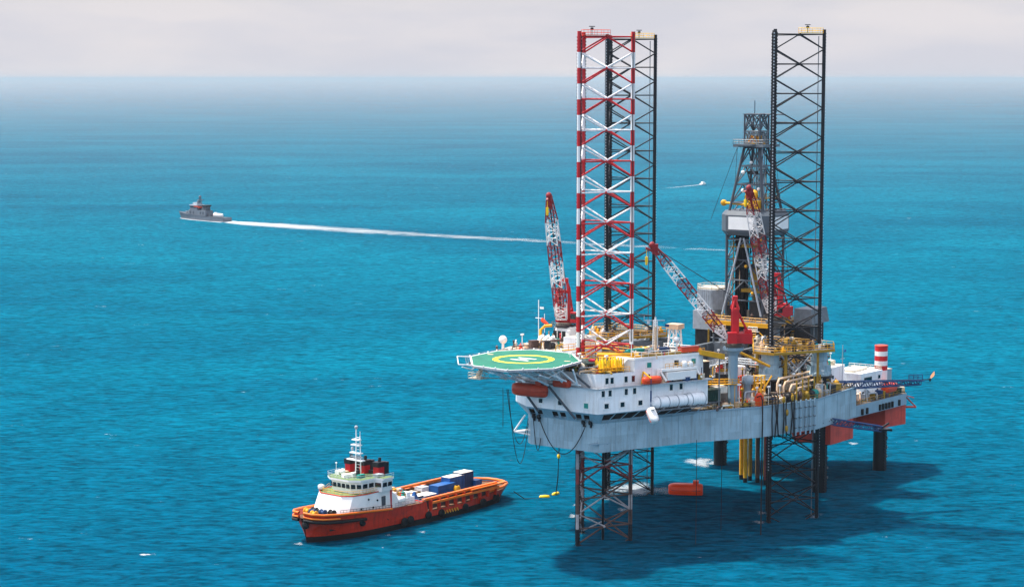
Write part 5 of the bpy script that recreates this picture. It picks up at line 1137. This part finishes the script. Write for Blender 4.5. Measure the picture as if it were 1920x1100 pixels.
m = MB(); m.lathe((-64.9, 1.5, 2.6), [(.3, -.5), (.9, -.4), (.9, .4), (.3, .5)], 12, 0, 'x'); sv.part('tyre_fender', m, RUBBER)
m = MB(); m.lathe((1.5, 1., 4.2), [(.3, -.4), (.85, -.3), (.85, .3), (.3, .4)], 12, 0, 'x'); sv.part('tyre_fender', m, RUBBER)
m = MB()
for k in range(7): m.box((-36.5-k*.9, 7.45, 1.5), (.3, .06, .9), 0, 0, Matrix.Rotation(.6, 3, 'Y'))
sv.part('hazard_stripe', m, YEL)
m = MB(); m.b2(-5.8, -3.4, 3.3, 3.36, 2.4, 3.6)
for i, v in enumerate(m.v): m.v[i] = (v[0], v[1]+.9-.16*(v[0]+5.8)*1.6, v[2])
sv.part('anchor_recess', m, BOOT)
m = MB(); m.b2(-31.3, -30.6, -6.6, 6.6, 2.9, 4.9); sv.part('deck_step', m, SHIPRED)
# superstructure
lo = [(-5.4, 3.2), (-7.2, 5.4), (-12, 6.2), (-25, 6.2), (-25, -6.2), (-12, -6.2), (-7.2, -5.4), (-5.4, -3.2)]
hi = [(-7.6, 3.2), (-9.2, 5.2), (-12.6, 6.0), (-20.4, 6.0), (-20.4, -6.0), (-12.6, -6.0), (-9.2, -5.2), (-7.6, -3.2)]
m = MB(); m.prism(lo, 4.9, 9.4, 0, hi, 1); sv.part('deckhouse', m, [WHITE2, DECKG])
m = MB(); P_ = [Vector((a, b_, 9.45)) for a, b_ in hi]+[Vector((*hi[0], 9.45))]; m.path(P_, .14, 5); sv.part('deck_trim', m, SHIPRED)
m = MB(); m.prism([(-24.9, 5.6), (-29, 5.6), (-29, -5.6), (-24.9, -5.6)], 4.8, 6.3, 0, tm=1); m.b2(-26.2, -24.9, -3.6, 2.6, 6.3, 7.3); m.b2(-28.2, -27, 3.4, 5, 6.3, 7.4); m.b2(-28.4, -27.2, -4, -1, 6.3, 7.8); sv.part('aft_house', m, [WHITE, LSTEEL])
m = MB(); m.b2(-20.6, -20.3, 6.0, 6.3, 4.9, 9.5); sv.part('red_pillar', m, RED)
m = MB(); m.b2(-18.6, -17.4, 5.95, 6.24, 6.1, 8.2); sv.part('side_door', m, NAVALD)
for x, z in ((-11, 6.4), (-14.6, 6.2), (-16, 7.6), (-13.2, 8.2), (-23, 6.2)): m = MB(); m.lathe((x, 6.14 if x < -12 else 5.98, z), [(.02, -.1), (.24, -.1), (.24, .1), (.02, .1)], 8, 0, 'y'); sv.part('porthole', m, GLASS)
m = MB(); m.rail([(-13, -5.8, 9.45), (-8, -3, 9.45), (-8, 3, 9.45), (-9.5, 5, 9.45), (-12.8, 5.8, 9.45), (-20.3, 5.8, 9.45)], 1, .04, 0, 1.2); sv.part('guard_rail', m, YEL)
wb = [(-11.2, 2.6), (-12.8, 4.6), (-16.2, 4.9), (-16.7, 6.8), (-20, 6.8), (-20, -6.8), (-16.7, -6.8), (-16.2, -4.9), (-12.8, -4.6), (-11.2, -2.6)]
wt = [(a+(.5 if i in (0, 1, 8, 9) else .1), b_*1.06) for i, (a, b_) in enumerate(wb)]
m = MB(); m.prism(wb, 9.4, 12.1, 0, wt); wo = sv.part('wheelhouse', m, WHITE2)
for i in range(10):
    a = Vector((*wb[i], 0)); b_ = Vector((*wb[(i+1) % 10], 0)); a2 = Vector((*wt[i], 0)); b2_ = Vector((*wt[(i+1) % 10], 0)); Ln = (b_-a).length
    if i == 4: continue
    k = max(1, int(Ln/1.25))
    for j in range(k):
        p = a.lerp(b_, (j+.5)/k).lerp(a2.lerp(b2_, (j+.5)/k), .55); m = MB(); d = (b_-a).normalized(); nn = Vector((-d.y, d.x, 0)); 
        if nn.dot(p-Vector((-16, 0, 0))) < 0: nn = -nn
        m.box((p.x+nn.x*.06, p.y+nn.y*.06, 11.0), (Ln/k*.76, .12, .95), math.atan2(d.y, d.x)); sv.part('window_pane', m, GLASS, wo)
m = MB(); rp = [(a+(.5 if a > -14 else 0), b_*1.05) for a, b_ in wt]; m.prism(rp, 12.1, 12.55, 0, tm=1); sv.part('wheelhouse_roof', m, [WHITE2, DECKG])
m = MB(); m.rail([(*p, 12.55) for p in rp[:4]]+[(*rp[4], 12.55)], .9, .04, 0, 1.1); m.rail([(*rp[0], 12.55), (*rp[9], 12.55), (*rp[8], 12.55), (*rp[7], 12.55)], .9, .04, 0, 1.1); sv.part('roof_rail', m, LSTEEL)
for y, x in ((-4.2, -18.2), (-.4, -18.8), (3.6, -19.2)):
    m = MB(); m.b2(x-1., x+.9, y-.8, y+.8, 12.5, 14.4); f_ = sv.part('funnel', m, RED)
    m = MB(); m.b2(x-1.3, x+1.1, y-.95, y+.95, 14.4, 15.5); m.tube((x-.3, y, 15.5), (x-.4, y, 16.4), .35, 8); m.b2(x-2.4, x-1., y-.9, y+.9, 12.5, 15.3); sv.part('funnel_cap', m, BLACK, f_)
m = MB(); m.b2(-15.2, -13.6, -4.6, -3.4, 12.55, 13.4); sv.part('roof_locker', m, WHITE2); m = MB(); m.ball((-14, -2.6, 13.3), .7); sv.part('radome', m, WHITE2); m = MB(); m.b2(-14.8, -13.2, .4, 1.3, 12.55, 13.5); sv.part('roof_locker', m, WHITE2); m = MB(); m.tube((-12.6, -3.2, 12.5), (-12.6, -3.2, 15.2), .06, 5); m.ball((-12.6, -3.2, 15.4), .22); sv.part('antenna', m, WHITE2)
m = MB(); m.b2(-14.6, -14, 1.6, 2.2, 12.55, 14.1); sv.part('searchlight', m, BLACK)
m = MB(); X = -16.4
for y in (-.75, .75): m.tube((X, y, 12.5), (X, y*.8, 21.4), .13, 6)
m.tube((X+.9, 0, 12.5), (X+.6, 0, 23.2), .13, 6)
for i in range(12): z = 13.5+i*.68; m.tube((X, -.7, z), (X, .7, z), .06, 4); m.tube((X, -.7, z), (X+.7, 0, z+.4), .05, 4)
for z, w_ in ((15.8, 2.8), (17.4, 1.9), (19.2, 1.5), (20.4, 1.2)): m.b2(X-.2, X+.9, -w_, w_*.7, z, z+.22)
m.tube((X, .6, 21), (X, .6, 22.4), .07, 5); sv.part('mast', m, WHITE2)
m = MB(); m.b2(X+.2, X+.7, -1.7, 1.7, 16.5, 16.8); m.ball((X+.6, 0, 23.4), .4); m.lathe((X+.4, -1.4, 18), [(.3, 0), (.35, .5), (.2, .8)], 8); sv.part('radar', m, LSTEEL)
# foredeck winch and gear
for i, (x, y, mt) in enumerate(((-2.4, -.6, NAVY), (-3.6, 1.4, NAVY), (-4.0, -1.6, BLACK), (-1.2, 1.0, YEL), (-2.6, -2.4, YEL), (-4.6, 3.2, RUBBER))):
    m = MB(); m.lathe((x, y, 6.2), [(.3, -.7), (.8, -.65), (.8, -.5), (.5, -.4), (.5, .4), (.8, .5), (.8, .65), (.3, .7)], 10, 0, 'y'); m.b2(x-.6, x+.6, y-.8, y+.8, 5.1, 5.9); sv.part('anchor_winch', m, mt)
m = MB(); m.lathe((-9.6, -5, 10.2), [(.3, -.6), (.75, -.4), (.75, .4), (.3, .6)], 10); sv.part('life_raft', m, WHITE2)
m = MB(); m.lathe((-24, 6, 6.4), [(.2, -1.3), (.7, -.9), (.7, .9), (.2, 1.3)], 10, 0, 'x'); sv.part('rescue_boat', m, WHITE2)
for sg in (1, -1): m = MB(); m.rail([(-21, 6.9*sg, 5.1), (-31, 7.*sg, 4.9)], 1, .05, 0, 1.1); sv.part('guard_rail', m, LSTEEL)
m = MB(); m.rail([(p[0]-.3, p[1]-.3, p[2]-.1) for p in tops[3:6]], .9, .05, 0, .9); sv.part('guard_rail', m, DARK)
# deck cargo
def box_cargo(name, label, cat, x, y, sx_, sy_, sz_, mt, top, an=0., z=2.75, stripes=True):
    t = Thing(name, label, cat, (x, y, z), SV); m = MB(); m.box((x, y, z+sz_/2), (sx_, sy_, sz_), an)
    ca, sa = C2(an), S2(an)
    if stripes:
        k = int(sx_/.55)
        for i in range(k):
            f = ((i+.5)/k-.5)*sx_
            for s in (-1, 1): m.box((x+ca*f-sa*s*sy_/2, y+sa*f+ca*s*sy_/2, z+sz_/2), (.2, .1, sz_*.84), an)
    t.part('body', m, mt); m = MB(); m.box((x, y, z+sz_+.05), (sx_+.06, sy_+.06, .1), an); t.part('roof', m, top)
    m = MB()
    for a in (-1, 1):
        for s in (-1, 1): m.box((x+ca*a*sx_/2-sa*s*sy_/2, y+sa*a*sx_/2+ca*s*sy_/2, z+sz_/2), (.2, .2, sz_+.14), an)
    t.part('corner_post', m, mt); return t
box_cargo('cargo_container', 'plain blue container on the vessel deck, left of the taller pair', 'container', -46.6, -1.4, 6.2, 2.7, 2.7, BLUE, BLUE)
box_cargo('cargo_container', 'blue container with cream roof at the middle of the aft deck', 'container', -51.8, -2.6, 5.2, 2.6, 3.7, BLUE, PALEBOX)
box_cargo('cargo_container', 'blue container with cream roof nearest the vessel stern', 'container', -55.8, -2.8, 4.0, 2.8, 4.1, NAVY, PALEBOX)
box_cargo('cargo_container', 'small open blue container at the aft end of the cargo row', 'container', -58.8, -1.6, 2.2, 2.2, 1.8, BLUE, NAVY)
box_cargo('cargo_crate', 'low blue crate with cream top just behind the white house', 'crate', -34.2, -.4, 4.6, 3.6, 1.9, NAVY, PALEBOX)
box_cargo('cargo_crate', 'low blue crate with cream top next to the timber deck', 'crate', -38.6, .4, 4.2, 3.2, 1.8, BLUE, PALEBOX)
box_cargo('cargo_crate', 'flat cream topped crate beside the near cargo rail', 'crate', -35.6, 3.6, 3.4, 1.8, .9, BROWN, PALEBOX, stripes=False)
box_cargo('cargo_crate', 'small red crate beyond the near cargo rail', 'crate', -47.2, 3.4, 2.2, 1.6, .9, DORANGE, DORANGE, stripes=False)
box_cargo('cargo_crate', 'small white crate left of the plain blue container', 'crate', -40.9, 2.9, 1.8, 1.4, .9, PALEBOX, WHITE2, stripes=False)
for x, y, k_ in [(rf.uniform(-58, -33), rf.choice([rf.uniform(2.2, 5.4), rf.uniform(-5.6, -4.0)]), 0) for _ in range(34)]+[(rf.uniform(-32.6, -25.4), rf.uniform(-5, 5), 1) for _ in range(26)]:
    fitting(sv, x, y, 2.75 if not k_ else (6.3 if x > -29 else 2.9), rf.choice(['locker', 'locker', 'valve', 'motor']), 1.3)
for x, y in ((-14, 3), (-15, -3), (-17.5, 5), (-19.4, 1.2), (-12.4, 0)): fitting(sv, x, y, 12.55, rf.choice(['locker', 'vent_pipe']), .7)
box_cargo('cargo_basket', 'ochre open basket of pipes along the far cargo rail', 'basket', -38.5, -4.4, 6.5, 1.6, 1.5, YEL2, BROWN)
box_cargo('cargo_basket', 'tan open basket on the vessel deck between two cream topped crates and the far rail', 'basket', -36.8, -2.6, 2.4, 1.8, 2.2, TAN, CREAM)
box_cargo('cargo_tank', 'white squat tank box between the cream topped crates and plain blue container', 'tank', -42.6, -4.2, 2.6, 2.2, 2.3, WHITE2, LSTEEL)
box_cargo('cargo_tank', 'grey tank box standing right behind the white house', 'tank', -31.4, -4.6, 2.2, 2.0, 2.6, LSTEEL, WHITE2)
t = Thing('tarpaulin_cargo', 'blue tarpaulin heap at the forward end of the cargo deck', 'tarpaulin', (-31, 3, 4.9), SV); m = MB(); m.prism([(-29.9, 5), (-29.9, 1.6), (-33.4, 1.4), (-33.6, 5)], 2.8, 4.4, 0, [(-30.6, 4.3), (-30.7, 2.2), (-32.4, 2.4), (-32.6, 4)]); m.prism([(-30.6, 4.3), (-30.7, 2.2), (-32.4, 2.4), (-32.6, 4)], 4.4, 6.6, 0, [(-31.4, 3.4), (-31.5, 2.9), (-31.9, 2.9), (-31.9, 3.3)]); t.part('cover', m, BLUE); m = MB(); m.b2(-33.8, -29.7, 1.2, 5.2, 2.72, 2.85); t.part('pallet', m, WOOD)
t = Thing('yellow_drum', 'round yellow drum standing between two blue containers', 'drum', (-49.6, 0.6, 2.75), SV); m = MB(); m.lathe((-49.6, .6, 2.75), [(.8, 0), (.85, .5), (.85, 1.6), (.6, 2.1)], 12); t.part('shell', m, YEL); m = MB(); m.lathe((-49.6, .6, 4.85), [(.25, 0), (.25, .25)], 8); t.part('cap', m, BLACK)
t = Thing('deck_winch', 'cream and yellow winch abaft the white house', 'winch', (-31.5, -2, 3), SV); m = MB(); m.lathe((-32, -3.4, 4.2), [(.5, -1.4), (1.2, -1.3), (1.2, -1.1), (.7, -1), (.7, 1), (1.2, 1.1), (1.2, 1.3), (.5, 1.4)], 12, 0, 'y'); t.part('drum', m, LSTEEL); m = MB(); m.b2(-33, -31, -5.2, -1.6, 2.75, 3.3); m.b2(-30.4, -29.6, 3, 6, 2.8, 4.4); t.part('base_frame', m, YEL)

# ================================================================== patrol ship, launch
pt = Thing('patrol_ship', 'grey naval patrol ship heading left, trailing a white wake', 'patrol ship', (-27, 0, 0), 'patrol')
PS = [(0, 2.4, .05, .2, 5.0), (-4, -2.4, 1.4, 2.4, 4.6), (-12, -11, 3.2, 4.0, 4.0), (-22, -22, 4.2, 4.5, 3.5), (-38, -38, 4.3, 4.5, 3.0), (-53, -53, 4.0, 4.2, 2.9), (-54.5, -54.6, 3.8, 4.0, 2.9)]
zs_ = [-1, .8, 'top']; rows = loft_hull(PS, zs_); m = MB()
for s in (1, -1):
    for i in range(len(PS)-1):
        for k in range(2):
            g = lambda r_, q_: (rows[r_][q_][0], rows[r_][q_][1]*s, rows[r_][q_][2])
            m.add([g(i, k), g(i+1, k), g(i+1, k+1), g(i, k+1)], [(0, 1, 2, 3)], 0)
tp = [r_[-1] for r_ in rows]
for i in range(len(PS)-1): a, b_ = tp[i], tp[i+1]; m.add([(a[0], a[1], a[2]-.2), (b_[0], b_[1], b_[2]-.2), (b_[0], -b_[1], b_[2]-.2), (a[0], -a[1], a[2]-.2)], [(0, 1, 2, 3)], 1)
r_ = rows[-1]; m.add([(p[0], p[1], p[2]) for p in r_]+[(p[0], -p[1], p[2]) for p in reversed(r_)], [tuple(range(6))], 0)
pt.part('hull', m, [NAVAL, NAVALD])
m = MB(); m.prism([(-11, 2.4), (-13, 3.7), (-34, 3.7), (-34, -3.7), (-13, -3.7), (-11, -2.4)], 3.2, 7.0, 0, [(-12.6, 2.4), (-14.2, 3.4), (-33.4, 3.4), (-33.4, -3.4), (-14.2, -3.4), (-12.6, -2.4)]); pt.part('deckhouse', m, NAVAL)
m = MB(); m.prism([(-13.6, 2.2), (-15, 3.3), (-24, 3.3), (-24, -3.3), (-15, -3.3), (-13.6, -2.2)], 7.0, 10.2, 0, [(-14.4, 2.2), (-15.4, 3.2), (-23.4, 3.2), (-23.4, -3.2), (-15.4, -3.2), (-14.4, -2.2)]); pt.part('bridge', m, NAVAL)
m = MB(); m.b2(-21, -14, -2.6, 2.6, 8.6, 9.5); m.b2(-22, -15.6, 3.1, 3.32, 8.6, 9.5); pt.part('bridge_window', m, GLASS)
m = MB(); m.b2(-23.8, -14.2, -3.3, 3.3, 10.2, 10.7); m.b2(-21.6, -16.6, -1.8, 1.8, 10.7, 12.2); pt.part('bridge_roof', m, LSTEEL)
m = MB(); m.b2(-25.4, -20, 3.34, 3.5, 9.2, 10.1); m.b2(-25.8, -24, -3, 3, 8.6, 9.6); pt.part('orange_band', m, DORANGE)
m = MB(); m.tube((-21, -1.2, 10.7), (-23, 0, 16), .3, 5); m.tube((-21, 1.2, 10.7), (-23, 0, 16), .3, 5); m.tube((-25.4, 0, 9.6), (-23.2, 0, 17.6), .3, 5); m.b2(-24.2, -22, -2, 2, 14, 14.5); m.b2(-22.6, -20, -.8, .8, 12.2, 13.4); m.ball((-22.9, 0, 16.4), 1.); pt.part('mast', m, NAVAL)
m = MB(); m.prism([(-26.5, 1.9), (-32.6, 1.9), (-32.6, -1.9), (-26.5, -1.9)], 7.0, 9.8, 0, [(-28, 1.6), (-32.8, 1.6), (-32.8, -1.6), (-28, -1.6)]); pt.part('funnel', m, NAVALD)
m = MB(); m.b2(-33, -28.4, -2.4, 2.4, 9.8, 10.8); pt.part('funnel_cap', m, BLACK)
for x in (-16, -19.5, -28, -31): m = MB(); m.b2(x-.5, x+.5, 3.5, 3.72, 4.4, 6.2); pt.part('side_recess', m, NAVALD)
m = MB(); m.lathe((-7.6, 0, 4.4), [(1.2, 0), (1.1, .8), (.6, 1.3)], 10); m.tube((-7.4, 0, 5.2), (-4.6, 0, 5.6), .14, 5); pt.part('gun', m, NAVAL)
m = MB(); m.tube((-37, 2, 2.8), (-37.6, 0, 6), .15, 5); m.tube((-37, -2, 2.8), (-37.6, 0, 6), .15, 5); m.b2(-36, -34, -1.5, 1.5, 3, 5); pt.part('boat_crane', m, NAVAL)
capsule('ship_tender', 'small orange and white boat stowed on the patrol ship stern', 'boat', (-45, .6, 3.2), PI, 10, 3.2, 2.4, WHITE2, 'patrol', keel=DORANGE)
ln = Thing('launch', 'tiny white launch far behind the rig, trailing a thin wake', 'launch', (0, 0, 0), 'launch')
m = MB(); m.prism([(5, 0), (2.5, 1.3), (-5, 1.4), (-5, -1.4), (2.5, -1.3)], -.3, 1.1, 0, [(5.6, 0), (2.8, 1.6), (-5, 1.6), (-5, -1.6), (2.8, -1.6)]); ln.part('hull', m, WHITE2)
m = MB(); m.prism([(1.5, 1), (-2.5, 1), (-2.5, -1), (1.5, -1)], 1.1, 2.8, 0, [(.8, .9), (-2.4, .9), (-2.4, -.9), (.8, -.9)]); ln.part('cabin', m, WHITE2)

# ================================================================== foam: wakes and wash
def foam_mat(name, scale, lo_, hi_):
    fm = bpy.data.materials.new(name); fm.use_nodes = True; nt = fm.node_tree; N = nt.nodes; L = nt.links; b = N['Principled BSDF']
    b.inputs['Base Color'].default_value = (.56, .6, .62, 1); b.inputs['Roughness'].default_value = .8; b.inputs['Specular IOR Level'].default_value = .1
    at = N.new('ShaderNodeAttribute'); at.attribute_name = 'foam_amount'
    tc = N.new('ShaderNodeTexCoord'); mp = N.new('ShaderNodeMapping'); L.new(tc.outputs['Object'], mp.inputs['Vector']); mp.inputs['Scale'].default_value = (.6, 1, 1)
    nz = N.new('ShaderNodeTexNoise'); nz.inputs['Scale'].default_value = scale; nz.inputs['Detail'].default_value = 9; nz.inputs['Roughness'].default_value = .72; nz.inputs['Distortion'].default_value = 1.4
    L.new(mp.outputs[0], nz.inputs['Vector'])
    ad = N.new('ShaderNodeMath'); ad.operation = 'ADD'; L.new(at.outputs['Fac'], ad.inputs[0]); L.new(nz.outputs['Fac'], ad.inputs[1])
    mr = N.new('ShaderNodeMapRange'); mr.inputs[1].default_value = lo_; mr.inputs[2].default_value = hi_; L.new(ad.outputs[0], mr.inputs[0]); L.new(mr.outputs[0], b.inputs['Alpha'])
    return fm
WAKE = foam_mat('wake_foam', .06, .98, 1.62); WASH = foam_mat('wash_foam', .8, 1., 1.6)
def strip(name, pts, mat, z=.05, nx=10):
    """foam sheet along a centre line of (x, y, half width, density)"""
    me = bpy.data.meshes.new(name); vs, dn, fs = [], [], []
    for i, (x, y, w_, de) in enumerate(pts):
        a = Vector(pts[max(i-1, 0)][:2]); b_ = Vector(pts[min(i+1, len(pts)-1)][:2]); d = (b_-a).normalized(); nn = Vector((-d.y, d.x))
        for k in range(nx+1):
            s = k/nx*2-1; vs.append((x+nn.x*w_*s-pts[0][0], y+nn.y*w_*s-pts[0][1], 0)); dn.append(de*(1-abs(s)**1.6)-(.5 if i in (0, len(pts)-1) and False else 0))
    for i in range(len(pts)-1): fs += [(i*(nx+1)+k, i*(nx+1)+k+1, (i+1)*(nx+1)+k+1, (i+1)*(nx+1)+k) for k in range(nx)]
    me.from_pydata(vs, [], fs); me.materials.append(mat)
    at = me.attributes.new('foam_amount', 'FLOAT', 'POINT'); at.data.foreach_set('value', dn)
    o = bpy.data.objects.new(name, me); COL.objects.link(o); o.location = (pts[0][0], pts[0][1], z); o['kind'] = 'stuff'; return o
def interp(key, n=40):
    out = []
    for i in range(n+1):
        t = i/n*(len(key)-1); k = min(int(t), len(key)-2); f = t-k; out.append(tuple(key[k][j]*(1-f)+key[k+1][j]*f for j in range(4)))
    return out
strip('patrol_wake', interp([(-204, 1426, 5, 1.3), (-194, 1417, 14, 1.2), (-176, 1400, 24, 1.0), (-140, 1370, 30, .84), (-100, 1338, 29, .76), (-60, 1305, 26, .7), (13, 1257, 23, .66), (70, 1220, 22, .6), (128, 1183, 22, .5)], 110), WAKE, nx=22)
hp = lambda a, o: tuple(fpt('patrol', (a, o, 0)))[:2]
for s in (1, -1): strip('bow_wave', interp([(*hp(1.5, .2*s), 1.2, 1.0), (*hp(-6, 2.6*s), 2.4, 1.2), (*hp(-20, 5.4*s), 2.4, 1.1), (*hp(-40, 6.4*s), 3., 1.0), (*hp(-56, 6*s), 4.4, 1.05)], 24), WAKE, .08)
strip('launch_wake', interp([(180, 1922, 2.2, 1.1), (165, 1898, 3.5, .9), (150, 1873, 5, .7), (134, 1848, 6, .5)], 24), WAKE)
def wash(cx, cy, rx, ry, den, z=.06):
    me = bpy.data.meshes.new('foam_wash'); vs = [(0, 0, 0)]; dn = [den]; fs = []; K = 24
    for r_, q_ in ((.4, .9), (.7, .6), (1, 0)):
        for k in range(K): t = 2*PI*k/K; j = 1+.25*S2(3*t+cx)+.12*S2(7*t+cy); vs.append((rx*r_*C2(t)*j, ry*r_*S2(t)*j, 0)); dn.append(den*q_)
    fs = [(0, 1+k, 1+(k+1) % K) for k in range(K)]
    for i in range(2): fs += [(1+i*K+k, 1+(i+1)*K+k, 1+(i+1)*K+(k+1) % K, 1+i*K+(k+1) % K) for k in range(K)]
    me.from_pydata(vs, [], fs); me.materials.append(WASH); at = me.attributes.new('foam_amount', 'FLOAT', 'POINT'); at.data.foreach_set('value', dn)
    o = bpy.data.objects.new('foam_wash', me); COL.objects.link(o); o.location = (cx, cy, z); o['kind'] = 'stuff'
wash(49.6, 525.5, 5, 9, .84); wash(53.5, 524, 3.4, 4, .78, .07); wash(30, 490.5, 8, 11, .86); wash(37, 489, 7, 8, .66, .07); wash(25, 487, 4, 6, .6, .08)
for x, y in ((14.4, 459.5), (26, 466.6), (16, 472), (62, 519), (56.7, 453), (70, 459), (58.5, 463), (95, 553), (23, 479), (34, 487)): wash(x, y, 2.1, 3, .76)
for x, y, r_ in ((-27.5, 440, 1.1), (-20, 443, 1.2), (-28, 428, .5), (-8, 449, .5), (-46.5, 431.5, 1.6), (-4, 480, 1.6)): wash(x, y, r_, r_*1.3, .72)
